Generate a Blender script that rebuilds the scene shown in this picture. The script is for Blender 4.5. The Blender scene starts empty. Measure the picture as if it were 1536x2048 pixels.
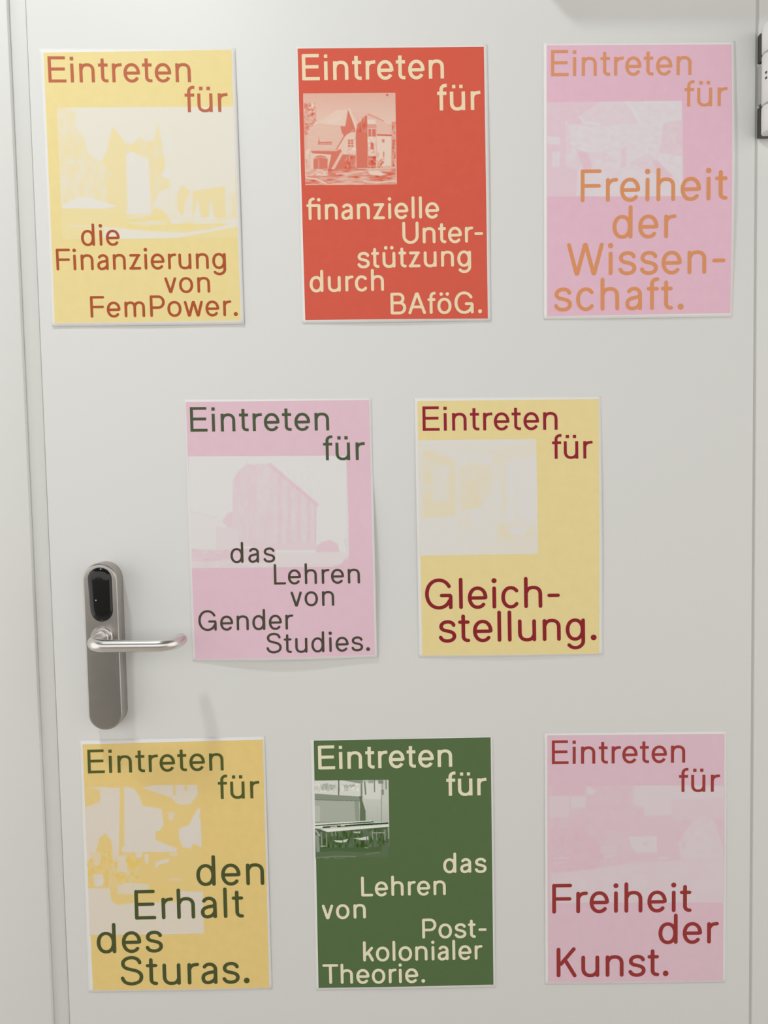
import bpy, bmesh, math, random
import numpy as np
from mathutils import Vector

# ------------------------------------------------------------------ camera, world, lights, exposure
scene = bpy.context.scene
COL = scene.collection
EYE = 1.225                      # height of the lens above the floor (door handle at 1.05 m)
PI = math.pi

cam_data = bpy.data.cameras.new('camera')
cam = bpy.data.objects.new('camera', cam_data)
COL.objects.link(cam)
cam_data.sensor_fit = 'VERTICAL'
cam_data.sensor_height = 24.0
cam_data.lens = 24.0 * 1485.229 / 2048.0
cam_data.clip_start = 0.02
_r, _d, _f = Vector((0.999745, -0.011687, -0.019305)), Vector((-0.019895, -0.052681, -0.998413)), Vector((0.010651, 0.998543, -0.052900))
from mathutils import Matrix
_m = Matrix((( _r.x, -_d.x, -_f.x, 0.0), (_r.y, -_d.y, -_f.y, -0.83375), (_r.z, -_d.z, -_f.z, EYE), (0, 0, 0, 1)))
cam.matrix_world = _m
scene.camera = cam

world = bpy.data.worlds.new('world')
scene.world = world
world.use_nodes = True
_bg = world.node_tree.nodes['Background']
_bg.inputs['Color'].default_value = (1.0, 0.97, 0.935, 1)
_bg.inputs['Strength'].default_value = 1.32

def area_light(name, loc, size, power, color, aim=None, sx=None):
    d = bpy.data.lights.new(name, 'AREA')
    d.energy = power
    d.color = color
    if sx:
        d.shape = 'RECTANGLE'; d.size = size; d.size_y = sx
    else:
        d.shape = 'DISK'; d.size = size
    o = bpy.data.objects.new(name, d)
    COL.objects.link(o)
    o.location = loc
    if aim is not None:
        o.rotation_euler = (Vector(aim) - Vector(loc)).to_track_quat('-Z', 'Y').to_euler()
    return o

LAMP = (-0.54, -0.60, 2.585)
area_light('downlight_glow', (LAMP[0], LAMP[1], 2.572), 0.13, 8.3, (0.94, 1.0, 0.985))

scene.view_settings.view_transform = 'Standard'
scene.view_settings.look = 'None'
scene.view_settings.gamma = 1.0
scene.view_settings.use_curve_mapping = False
scene.view_settings.exposure = 0.0

# ------------------------------------------------------------------ materials
def srgb(r, g, b):
    f = lambda c: (c / 255 / 12.92) if c / 255 <= 0.04045 else ((c / 255 + 0.055) / 1.055) ** 2.4
    return (f(r), f(g), f(b), 1.0)

def material(name, color, rough=0.6, spec=0.3, metal=0.0, grain=None, bump=None, coat=0.0):
    m = bpy.data.materials.new(name)
    m.use_nodes = True
    nt = m.node_tree
    b = nt.nodes['Principled BSDF']
    b.inputs['Base Color'].default_value = color
    b.inputs['Roughness'].default_value = rough
    b.inputs['Specular IOR Level'].default_value = spec
    b.inputs['Metallic'].default_value = metal
    b.inputs['Coat Weight'].default_value = coat
    tc = nt.nodes.new('ShaderNodeTexCoord')
    if grain:                                  # (scale, amount): slight mottling of the colour
        n = nt.nodes.new('ShaderNodeTexNoise')
        n.inputs['Scale'].default_value = grain[0]
        n.inputs['Detail'].default_value = 4
        nt.links.new(tc.outputs['Object'], n.inputs['Vector'])
        mr = nt.nodes.new('ShaderNodeMapRange')
        mr.inputs['From Min'].default_value = 0.25
        mr.inputs['From Max'].default_value = 0.75
        mr.inputs['To Min'].default_value = 1 - grain[1]
        mr.inputs['To Max'].default_value = 1 + grain[1]
        nt.links.new(n.outputs['Fac'], mr.inputs['Value'])
        mx = nt.nodes.new('ShaderNodeMix')
        mx.data_type = 'RGBA'; mx.blend_type = 'MULTIPLY'
        mx.inputs['Factor'].default_value = 1.0
        mx.inputs[6].default_value = color
        nt.links.new(mr.outputs['Result'], mx.inputs[7])
        nt.links.new(mx.outputs[2], b.inputs['Base Color'])
    if bump:                                   # (scale, strength, distance)
        n = nt.nodes.new('ShaderNodeTexNoise')
        n.inputs['Scale'].default_value = bump[0]
        n.inputs['Detail'].default_value = 2
        nt.links.new(tc.outputs['Object'], n.inputs['Vector'])
        bp = nt.nodes.new('ShaderNodeBump')
        bp.inputs['Strength'].default_value = bump[1]
        bp.inputs['Distance'].default_value = bump[2]
        nt.links.new(n.outputs['Fac'], bp.inputs['Height'])
        nt.links.new(bp.outputs['Normal'], b.inputs['Normal'])
    return m

def print_material(name, light, ink):
    """duotone print: the vertex tone runs from bare paper colour to full ink"""
    m = bpy.data.materials.new(name)
    m.use_nodes = True
    nt = m.node_tree
    b = nt.nodes['Principled BSDF']
    b.inputs['Roughness'].default_value = 0.6
    b.inputs['Specular IOR Level'].default_value = 0.3
    at = nt.nodes.new('ShaderNodeAttribute')
    at.attribute_name = 'tone'
    mx = nt.nodes.new('ShaderNodeMix')
    mx.data_type = 'RGBA'
    mx.clamp_factor = False
    mx.clamp_result = True
    mx.inputs[6].default_value = light
    mx.inputs[7].default_value = ink
    nt.links.new(at.outputs['Fac'], mx.inputs[0])
    nt.links.new(mx.outputs[2], b.inputs['Base Color'])
    return m

M_DOOR = material('door_paint', (0.80, 0.80, 0.785, 1), 0.5, 0.25, bump=(900, 0.04, 0.0006))
M_FRAME = material('frame_paint', (0.80, 0.80, 0.78, 1), 0.5, 0.25, bump=(900, 0.04, 0.0006))
M_REBATE = material('rebate_grey', (0.755, 0.757, 0.735, 1), 0.5, 0.25)  # slightly darker grey than the frame
M_WALL = material('wall_plaster', (0.80, 0.80, 0.78, 1), 0.85, 0.2, grain=(8, 0.02), bump=(250, 0.1, 0.001))
M_SEAL = material('rubber_seal', (0.66, 0.66, 0.64, 1), 0.7, 0.2)
M_FLOOR = material('grey_linoleum', (0.60, 0.57, 0.535, 1), 0.5, 0.3, grain=(40, 0.15))
M_CEIL = material('ceiling_paint', (0.16, 0.16, 0.155, 1), 0.9, 0.2, grain=(6, 0.02))
M_ADDED_PARAPET = material('added_parapet_grey', (0.34, 0.33, 0.31, 1), 0.8, 0.2, grain=(10, 0.04))
M_PAPER = material('poster_paper', (0.90, 0.89, 0.88, 1), 0.6, 0.3)

# ------------------------------------------------------------------ helpers
def link(name, me, mat=None, parent=None, loc=None, smooth=False):
    o = bpy.data.objects.new(name, me)
    COL.objects.link(o)
    if mat: me.materials.append(mat)
    if parent: o.parent = parent
    if loc: o.location = loc
    if smooth:
        for p in me.polygons: p.use_smooth = True
    return o

def from_bm(name, bm, mat, parent=None, loc=None, smooth=False, auto=None):
    bmesh.ops.recalc_face_normals(bm, faces=bm.faces)
    me = bpy.data.meshes.new(name)
    bm.to_mesh(me); bm.free()
    o = link(name, me, mat, parent, loc, smooth)
    if auto is not None:
        me.set_sharp_from_angle(angle=math.radians(auto))
    return o

def add_box(bm, x0, x1, y0, y1, z0, z1, bevel=0.0, seg=2):
    vs = [bm.verts.new((x, y, z)) for z in (z0, z1) for y in (y0, y1) for x in (x0, x1)]
    fs = [bm.faces.new([vs[i] for i in q]) for q in ((0, 2, 3, 1), (4, 5, 7, 6), (0, 1, 5, 4), (2, 6, 7, 3), (0, 4, 6, 2), (1, 3, 7, 5))]
    if bevel:
        es = {e for f in fs for e in f.edges}
        bmesh.ops.bevel(bm, geom=list(es), offset=bevel, segments=seg, affect='EDGES', profile=0.5)

def box_obj(name, mat, dims, parent=None, bevel=0.0, kind=None, loc=None, seg=2):
    bm = bmesh.new(); add_box(bm, *dims, bevel=bevel, seg=seg)
    o = from_bm(name, bm, mat, parent, loc, smooth=bevel > 0, auto=35 if bevel else None)
    if kind: o['kind'] = kind
    return o

def thing(name, label, cat, loc, group=None):
    o = bpy.data.objects.new(name, None)
    COL.objects.link(o)
    o.empty_display_size = 0.05
    o.location = loc
    o['label'] = label; o['category'] = cat
    if group: o['group'] = group
    return o

def stack_profile(bm, rings, close_ends=True):
    """rings: list of equal-length closed loops of points, skinned in order"""
    L = [[bm.verts.new(p) for p in r] for r in rings]
    n = len(L[0])
    for a, b in zip(L, L[1:]):
        for i in range(n):
            bm.faces.new((a[i], a[(i + 1) % n], b[(i + 1) % n], b[i]))
    if close_ends:
        bm.faces.new(L[0][::-1]); bm.faces.new(L[-1])

def capsule_outline(hw, hh, n=20):
    """vertical stadium in x, z: half width hw, half height hh"""
    pts = []
    for k in range(n + 1):
        a = PI * k / n
        pts.append((hw * math.cos(a), hh - hw + hw * math.sin(a)))
    for k in range(n + 1):
        a = PI + PI * k / n
        pts.append((hw * math.cos(a), -hh + hw + hw * math.sin(a)))
    return pts

def tube(bm, path, radii, n=24):
    P = [Vector(p) for p in path]
    rings = []
    up = Vector((0, 0, 1))
    for i, p in enumerate(P):
        t = (P[min(i + 1, len(P) - 1)] - P[max(i - 1, 0)]).normalized()
        a = t.cross(up)
        if a.length < 1e-4: a = t.cross(Vector((1, 0, 0)))
        a.normalize(); b = a.cross(t).normalized()
        r = radii[i]
        rings.append([p + a * (r * math.cos(2 * PI * k / n)) + b * (r * math.sin(2 * PI * k / n)) for k in range(n)])
    stack_profile(bm, rings)

def lathe_z(bm, prof, cx=0.0, cy=0.0, n=40):
    rings = [[(cx + r * math.cos(2 * PI * k / n), cy + r * math.sin(2 * PI * k / n), z) for k in range(n)] for r, z in prof]
    stack_profile(bm, rings)

def lathe_y(bm, prof, cx=0.0, cz=0.0, n=40):
    rings = [[(cx + r * math.cos(2 * PI * k / n), y, cz + r * math.sin(2 * PI * k / n)) for k in range(n)] for r, y in prof]
    stack_profile(bm, rings)

# ------------------------------------------------------------------ the setting
DX0, DX1 = -0.3672, 0.4258        # door leaf edges
DTOP = 1.93
door = box_obj('door_1', M_DOOR, (DX0, DX1, 0.0, 0.04, 0.006, DTOP), bevel=0.0012, kind='structure')
door['label'] = 'white door leaf covered with posters'
FACE = -0.0032                     # the left frame face stands proud of the leaf
FX = -0.3862
o = box_obj('trim_1', M_FRAME, (-0.475, FX, FACE, 0.06, 0.0, DTOP + 0.07), bevel=0.0015, kind='structure')
o['label'] = 'white door frame on the handle side'
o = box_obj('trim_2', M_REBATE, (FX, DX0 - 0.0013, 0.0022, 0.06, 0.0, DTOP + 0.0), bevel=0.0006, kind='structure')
o['label'] = 'narrow set-back rebate strip between frame and door'
o = box_obj('trim_3', M_FRAME, (DX1 + 0.0036, 0.545, 0.0, 0.06, 0.0, DTOP + 0.07), bevel=0.0010, kind='structure')
o['label'] = 'white door frame on the hinge side'
o = box_obj('trim_4', M_FRAME, (FX, DX1 + 0.0036, 0.0, 0.06, DTOP + 0.004, DTOP + 0.07), bevel=0.0010, kind='structure')
o['label'] = 'white door frame above the door'
o = box_obj('trim_5', M_SEAL, (DX1 - 0.004, DX1 + 0.006, 0.0020, 0.02, 0.0, DTOP), kind='structure')
o = box_obj('trim_6', M_SEAL, (DX0 - 0.004, DX0 + 0.003, 0.0034, 0.02, 0.0, DTOP), kind='structure')
bm = bmesh.new()
add_box(bm, -2.2, -0.47, 0.0, 0.10, 0.0, 2.6)
add_box(bm, 0.54, 2.2, 0.0, 0.10, 0.0, 2.6)
add_box(bm, -0.47, 0.54, 0.0, 0.10, DTOP + 0.068, 2.6)
from_bm('wall_back', bm, M_WALL)['kind'] = 'structure'
o = box_obj('added_parapet', M_ADDED_PARAPET, (-2.2, 2.2, -2.50, -2.35, 0.0, 0.95), kind='structure')  # unseen parapet, added so the lock plate mirrors something dark
o['label'] = 'low grey parapet added out of view to darken the lock plate reflection'
box_obj('floor', M_FLOOR, (-2.2, 2.2, -4.0, 0.10, -0.05, 0.0), kind='structure')
box_obj('ceiling', M_CEIL, (-2.2, 2.2, -2.8, 0.10, 2.6, 2.65), kind='structure')

# ------------------------------------------------------------------ ceiling downlight (lights the door from above)
M_WHITE = material('white_enamel', (0.85, 0.85, 0.84, 1), 0.4, 0.4)
M_GLOW = bpy.data.materials.new('lamp_diffuser'); M_GLOW.use_nodes = True
_b = M_GLOW.node_tree.nodes['Principled BSDF']
_b.inputs['Emission Color'].default_value = (1, 0.98, 0.94, 1)
_b.inputs['Emission Strength'].default_value = 6.0
lamp = thing('ceiling_lamp', 'round white ceiling downlight above the door, left of the middle', 'lamp', (LAMP[0], LAMP[1], 2.6))
bm = bmesh.new()
lathe_z(bm, [(0.095, 0.0), (0.095, -0.010), (0.090, -0.016), (0.072, -0.017), (0.070, -0.012), (0.070, 0.0)])
from_bm('housing', bm, M_WHITE, lamp, smooth=True, auto=35)
bm = bmesh.new(); lathe_z(bm, [(0.0695, -0.002), (0.0695, -0.012), (0.001, -0.012)])
from_bm('diffuser', bm, M_GLOW, lamp)

# ------------------------------------------------------------------ door closer above the picture: casts the shadow at the top right
M_ALU = material('silver_painted_metal', (0.55, 0.55, 0.55, 1), 0.4, 0.5, metal=0.3)
CZ = 1.792
closer = thing('door_closer', 'silver overhead door closer screwed to the top of the white door', 'door closer', (0.30, 0.0, CZ))
box_obj('closer_body', M_ALU, (-0.150, 0.118, -0.060, 0.0, 0.0, 0.058), closer, bevel=0.004)
bm = bmesh.new(); lathe_z(bm, [(0.012, 0.056), (0.012, 0.072), (0.010, 0.074)], 0.02, -0.030)
from_bm('spindle', bm, M_ALU, closer, smooth=True, auto=35)
bm = bmesh.new(); add_box(bm, -0.19, 0.034, -0.044, -0.020, 0.070, 0.077, bevel=0.002)
from_bm('closer_arm', bm, M_ALU, closer, smooth=True, auto=35)
box_obj('guide_rail', M_ALU, (-0.33, 0.06, -0.042, 0.0, 0.152, 0.172), closer, bevel=0.002)
bm = bmesh.new(); lathe_z(bm, [(0.008, 0.072), (0.008, 0.156)], -0.18, -0.030, 24)
from_bm('slide_pin', bm, M_ALU, closer, smooth=True, auto=35)

# ------------------------------------------------------------------ door hinge at the right edge
M_HINGE = material('white_hinge_sleeve', (0.80, 0.80, 0.78, 1), 0.4, 0.4)
M_DARK = material('dark_hinge_steel', (0.10, 0.10, 0.09, 1), 0.35, 0.5, metal=0.7)
M_GREY = material('grey_hinge_steel', (0.42, 0.42, 0.40, 1), 0.4, 0.5, metal=0.2)
HX, HY, HR = 0.4392, -0.0135, 0.0125
hz = lambda z: z * 0.984 + EYE
hinge = bpy.data.objects.new('hinge', None); COL.objects.link(hinge)     # part of the door
hinge.location = (HX, 0.0, hz(0.3644)); hinge.parent = door; hinge.empty_display_size = 0.05
hinge['label'] = 'white three-part barrel hinge'
H0 = hz(0.3644)
Z = [hz(0.3644) - H0, hz(0.3954) - H0, hz(0.4503) - H0, hz(0.4822) - H0]
bm = bmesh.new(); lathe_z(bm, [(0.0095, Z[0] + 0.002), (0.0095, Z[3] - 0.002)], 0, HY)
from_bm('hinge_pin', bm, M_DARK, hinge, smooth=True, auto=40)
for k in range(3):
    a, b = Z[k] + 0.0008, Z[k + 1] - 0.0008
    bm = bmesh.new()
    lathe_z(bm, [(HR - 0.0012, a), (HR, a + 0.0012), (HR, b - 0.0012), (HR - 0.0012, b)], 0, HY)
    from_bm('knuckle', bm, M_HINGE, hinge, smooth=True, auto=50)
for k, (a, b, mt) in enumerate(((Z[0], Z[1] + 0.002, M_DARK), (Z[1] + 0.004, Z[2] - 0.007, M_GREY), (Z[2] - 0.005, Z[3] - 0.006, M_DARK))):
    bm = bmesh.new(); add_box(bm, -0.0118, 0.004, -0.0062, 0.0, a + 0.0004, b, bevel=0.0008)
    p = from_bm('hinge_leaf', bm, mt, hinge, smooth=True, auto=35)
for zz in (0.4275, 0.4217):
    bm = bmesh.new(); a = math.radians(-157)
    cxp, cyp = (HR + 0.0001) * math.cos(a), HY + (HR + 0.0001) * math.sin(a)
    n = 16; nrm = Vector((math.cos(a), math.sin(a), 0)); tx = Vector((-math.sin(a), math.cos(a), 0)); tz = Vector((0, 0, 1))
    rr = 0.0013; c0 = Vector((cxp, cyp, hz(zz) - H0))
    stack_profile(bm, [[c0 + nrm * dd + tx * (rr * math.cos(2 * PI * q / n)) + tz * (rr * math.sin(2 * PI * q / n)) for q in range(n)] for dd in (-0.002, 0.0002)])
    from_bm('set_screw', bm, M_DARK, hinge)

# ------------------------------------------------------------------ electronic lock with lever
M_STEEL = material('brushed_steel', (0.47, 0.45, 0.425, 1), 0.28, 0.5, metal=1.0, grain=(60, 0.05))
M_POLISH = material('satin_steel', (0.74, 0.72, 0.705, 1), 0.27, 0.5, metal=1.0)
M_BLACK = material('black_gloss_plastic', (0.006, 0.006, 0.007, 1), 0.12, 0.5)
LX, LZ = -0.3051, EYE - 0.1864
lock = thing('door_lock', 'brushed steel lock plate with black oval reader and lever handle on the door', 'door lock', (LX, 0.0, LZ))
bm = bmesh.new()
HW, HH, T = 0.0189, 0.0932, 0.020
prof = [(0.0, 0.0), (0.0, 0.0176), (0.0003, 0.0187), (0.0009, 0.0195), (0.0018, 0.0199), (0.0028, 0.0200)]
stack_profile(bm, [[(x, -y, z) for x, z in capsule_outline(HW - i, HH - i)] for i, y in prof])
from_bm('lock_plate', bm, M_STEEL, lock, smooth=True, auto=18)
# black reader: a slightly domed oval set into the plate, its left side drawn in towards the bottom
bm = bmesh.new()
def reader_ring(k, y, dx=0.0):
    pts = []
    for x, z in capsule_outline(0.0128, 0.0300, 24):
        x2 = x * k; z2 = z * (1 - (1 - k) * 0.45)
        if x2 < 0: x2 *= 1.0 - 0.16 * max(0.0, -z2 / 0.03) + 0.06 * max(0.0, z2 / 0.03)
        pts.append((x2 + 0.0006, -y, z2))
    return pts
stack_profile(bm, [reader_ring(1.0, 0.0190), reader_ring(1.0, 0.0206), reader_ring(0.95, 0.0218), reader_ring(0.82, 0.0230), reader_ring(0.6, 0.0238), reader_ring(0.3, 0.0241)])
rd = from_bm('card_reader', bm, M_BLACK, lock, (0.0, 0.0, EYE - 0.1278 - LZ), smooth=True, auto=60)
M_LED = material('pale_light_window', (0.55, 0.58, 0.62, 1), 0.2, 0.5)
bm = bmesh.new(); lathe_y(bm, [(0.0007, 0.0), (0.0007, -0.0006), (0.0004, -0.0008)], n=14)
from_bm('status_light', bm, M_LED, rd, (-0.0032, -0.0237, -0.0055))
# rose with a stepped collar
bm = bmesh.new()
lathe_y(bm, [(0.0120, -0.0195), (0.0120, -0.0212), (0.0112, -0.0222), (0.0100, -0.0222), (0.0098, -0.0216), (0.0092, -0.0216), (0.0090, -0.0262), (0.0084, -0.0270), (0.0060, -0.0270)])
from_bm('rose', bm, M_POLISH, lock, (0.0003, 0.0, EYE - 0.1752 - LZ), smooth=True, auto=30)
# lever: one bent tube, out of the rose, along, and back towards the door
path, rad = [], []
YB, TR = -0.0575, 0.0066
path += [(0, -0.021, 0), (0, -0.030, 0), (0, -0.038, 0)]
BR = 0.0165
for k in range(1, 13):
    a = PI / 2 * k / 12
    path.append((BR - BR * math.cos(a), YB + BR - BR * math.sin(a), -0.0014 * k / 12))
XE, ER = 0.0705, 0.0190
for k in range(1, 12): path.append((BR + (XE - BR) * k / 12, YB, -0.0014 - 0.0006 * k / 12))
for k in range(0, 13):
    a = PI / 2 * k / 12
    path.append((XE + ER * math.sin(a), YB + ER - ER * math.cos(a), -0.002))
path.append((XE + ER, YB + ER + 0.008, -0.002))
rad = [TR] * len(path)
e = Vector(path[-1])
for dy, k in ((0.0015, 0.93), (0.0022, 0.75)):
    path.append((e.x, e.y + dy, e.z)); rad.append(TR * k)
bm = bmesh.new(); tube(bm, path, rad, 28)
from_bm('lever_handle', bm, M_POLISH, lock, (0.0003, 0.0, EYE - 0.1752 - LZ), smooth=True, auto=50)

# ------------------------------------------------------------------ lettering: a single-weight grotesque drawn as pen strokes (cap height = 1)
def arc(cx, cy, rx, ry, a0, a1, n=None, p=2.0):
    """elliptical arc; p above 2 squares the shoulders"""
    n = n or max(8, int(abs(a1 - a0) / 6))
    out = []
    for i in range(n + 1):
        a = math.radians(a0 + (a1 - a0) * i / n)
        c, s = math.cos(a), math.sin(a)
        out.append((cx + rx * math.copysign(abs(c) ** (2 / p), c), cy + ry * math.copysign(abs(s) ** (2 / p), s)))
    return out

def spline(pts, per=8):
    out = []
    P = [pts[0]] + list(pts) + [pts[-1]]
    for i in range(1, len(P) - 2):
        p0, p1, p2, p3 = P[i - 1], P[i], P[i + 1], P[i + 2]
        for k in range(per):
            t = k / per
            out.append(tuple(0.5 * (2 * b + (c - a) * t + (2 * a - 5 * b + 4 * c - d) * t * t + (-a + 3 * b - 3 * c + d) * t ** 3) for a, b, c, d in zip(p0, p1, p2, p3)))
    out.append(pts[-1])
    return out

h, X, hy = 0.065, 0.72, 0.058
XT = X - hy
def stem(x, y0, y1): return ('s', [(x, y0), (x, y1)])
def bar(y, x0, x1): return ('s', [(x0, y), (x1, y)])
def dot(x, y): return ('d', x, y)
def para(x0, y0, x1, y1): return ('p', [(x0, y0), (x1, y1)])
def arch(x0, x1, foot=0.0):
    c, r = (x0 + x1) / 2, (x1 - x0) / 2
    return ('s', arc(c + 0.005, 0.44, r - 0.005, XT - 0.44 + 0.012, 172, 0, p=2.35) + [(x1, 0.40), (x1, foot)])
def bowl(cx, rx): return ('o', arc(cx, 0.36, rx, 0.315, 0, 360, 64, p=2.12))
S_BASE = [(.505, .515), (.475, .605), (.40, .66), (.29, .678), (.165, .648), (.092, .565), (.095, .47), (.17, .405), (.29, .375), (.42, .335), (.50, .265), (.505, .16), (.43, .075), (.29, .043), (.15, .07), (.075, .145), (.055, .215)]
S_CAP = [(.66, .72), (.635, .82), (.54, .91), (.39, .945), (.225, .91), (.115, .81), (.112, .69), (.19, .595), (.37, .535), (.55, .485), (.67, .39), (.695, .26), (.62, .125), (.40, .052), (.20, .09), (.10, .19), (.068, .30)]
_a = [('s', arc(.28, .50, .19, .172, 168, 0) + [(.47, .42), (.47, .10), (.474, 0.0)]),
      ('s', spline([(.47, .425), (.37, .402), (.23, .375), (.105, .312), (.066, .205), (.10, .095), (.20, .047), (.32, .068), (.42, .135), (.468, .24)]))]
_o = [bowl(.33, .265)]
_u = [('s', [(h, X), (h, .30)] + arc(.30, .29, .235, .29 - .047, 180, 352, p=2.3)), stem(.535, 0, X)]
# glyph: (ink width, left bearing, right bearing, strokes)
G = {
 'a': (.545, .060, .085, _a),
 'c': (.60, .060, .045, [('s', arc(.315, .36, .25, .315, 31, 329, p=2.1))]),
 'd': (.64, .060, .105, [bowl(.31, .245), stem(.575, 0, 1.02)]),
 'e': (.64, .060, .058, [('s', [(.578, .31)] + arc(.32, .36, .258, .315, -2, 327, p=2.1)), bar(.352, .065, .585)]),
 'f': (.385, .030, .005, [('s', [(.165, 0), (.165, .80)] + arc(.325, .80, .16, .162, 180, 92) + [(.39, .965)]), bar(XT, 0, .375)]),
 'g': (.64, .060, .105, [bowl(.31, .245), ('s', [(.575, X), (.575, -.02)] + arc(.32, -.02, .255, .225, 0, -158))]),
 'h': (.60, .107, .105, [stem(h, 0, 1.02), arch(h, .535)]),
 'i': (.13, .107, .107, [stem(h, 0, X), dot(h, .915)]),
 'k': (.555, .107, .020, [stem(h, 0, 1.02), para(.47, X, .10, .30), para(.49, 0, .245, .46)]),
 'l': (.13, .107, .107, [stem(h, 0, 1.02)]),
 'm': (.96, .107, .105, [stem(h, 0, X), arch(h, .48), arch(.48, .895)]),
 'n': (.60, .107, .105, [stem(h, 0, X), arch(h, .535)]),
 'o': (.66, .060, .060, _o),
 '\u00f6': (.66, .060, .060, _o + [dot(.185, .915), dot(.475, .915)]),
 'r': (.385, .107, .000, [stem(h, 0, X), ('s', arc(.265, .45, .20, XT - 0.45 + 0.002, 172, 94) + [(.385, .678)])]),
 's': (.56, .055, .055, [('s', spline(S_BASE))]),
 't': (.38, .035, .045, [('s', [(.165, .91), (.165, .19)] + arc(.305, .19, .14, .135, 180, 268) + [(.38, .055)]), bar(XT, 0, .37)]),
 'u': (.60, .105, .107, _u),
 '\u00fc': (.60, .105, .107, _u + [dot(.155, .915), dot(.445, .915)]),
 'v': (.60, .015, .015, [para(.07, X, .30, 0), para(.53, X, .30, 0)]),
 'w': (.93, .015, .015, [para(.07, X, .26, 0), para(.465, X, .26, 0), para(.465, X, .67, 0), para(.86, X, .67, 0)]),
 'z': (.55, .055, .055, [bar(XT, .02, .525), bar(hy, 0, .55), para(.455, XT + .03, .085, hy - .03)]),
 '\ufb01': (.655, .030, .107, [('s', [(.165, 0), (.165, .80)] + arc(.335, .80, .17, .162, 180, 88) + [(.39, .965)]), bar(XT, 0, .60), stem(.59, 0, X), dot(.585, .925)]),
 'A': (.88, .010, .010, [para(.07, 0, .44, 1), para(.81, 0, .44, 1), bar(.33, .20, .68)]),
 'B': (.73, .107, .055, [stem(h, 0, 1), ('s', [(h, .942), (.39, .942)] + arc(.39, .738, .20, .204, 90, -90) + [(h, .534)]), ('s', [(h, .534), (.42, .534)] + arc(.42, .296, .245, .238, 90, -90) + [(h, .058)])]),
 'E': (.70, .107, .060, [stem(h, 0, 1), bar(1 - hy, h, .675), bar(.515, h, .655), bar(hy, h, .70)]),
 'F': (.66, .107, .030, [stem(h, 0, 1), bar(1 - hy, h, .66), bar(.49, h, .635)]),
 'G': (.90, .075, .105, [('s', arc(.455, .5, .39, .457, 25, 338, p=2.08)), stem(.835, 0, .47), bar(.45, .49, .87)]),
 'K': (.70, .107, .020, [stem(h, 0, 1), para(.61, 1, .11, .40), para(.63, 0, .285, .58)]),
 'L': (.58, .107, .030, [stem(h, 0, 1), bar(hy, h, .58)]),
 'P': (.70, .107, .030, [stem(h, 0, 1), ('s', [(h, .942), (.395, .942)] + arc(.395, .685, .24, .257, 90, -90) + [(h, .428)])]),
 'S': (.76, .060, .055, [('s', spline(S_CAP))]),
 'T': (.78, .025, .000, [bar(1 - hy, 0, .78), stem(.39, 0, 1)]),
 'U': (.76, .105, .100, [('s', [(h, 1), (h, .36)] + arc(.38, .36, .315, .36 - .045, 180, 360) + [(.695, 1)])]),
 'W': (1.21, .015, .010, [para(.07, 1, .335, 0), para(.605, 1, .335, 0), para(.605, 1, .875, 0), para(1.14, 1, .875, 0)]),
 '-': (.40, .070, .040, [bar(.405, 0, .40)]),
 '.': (.19, .085, .085, [('d', .095, .088, .19)]),
}

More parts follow.
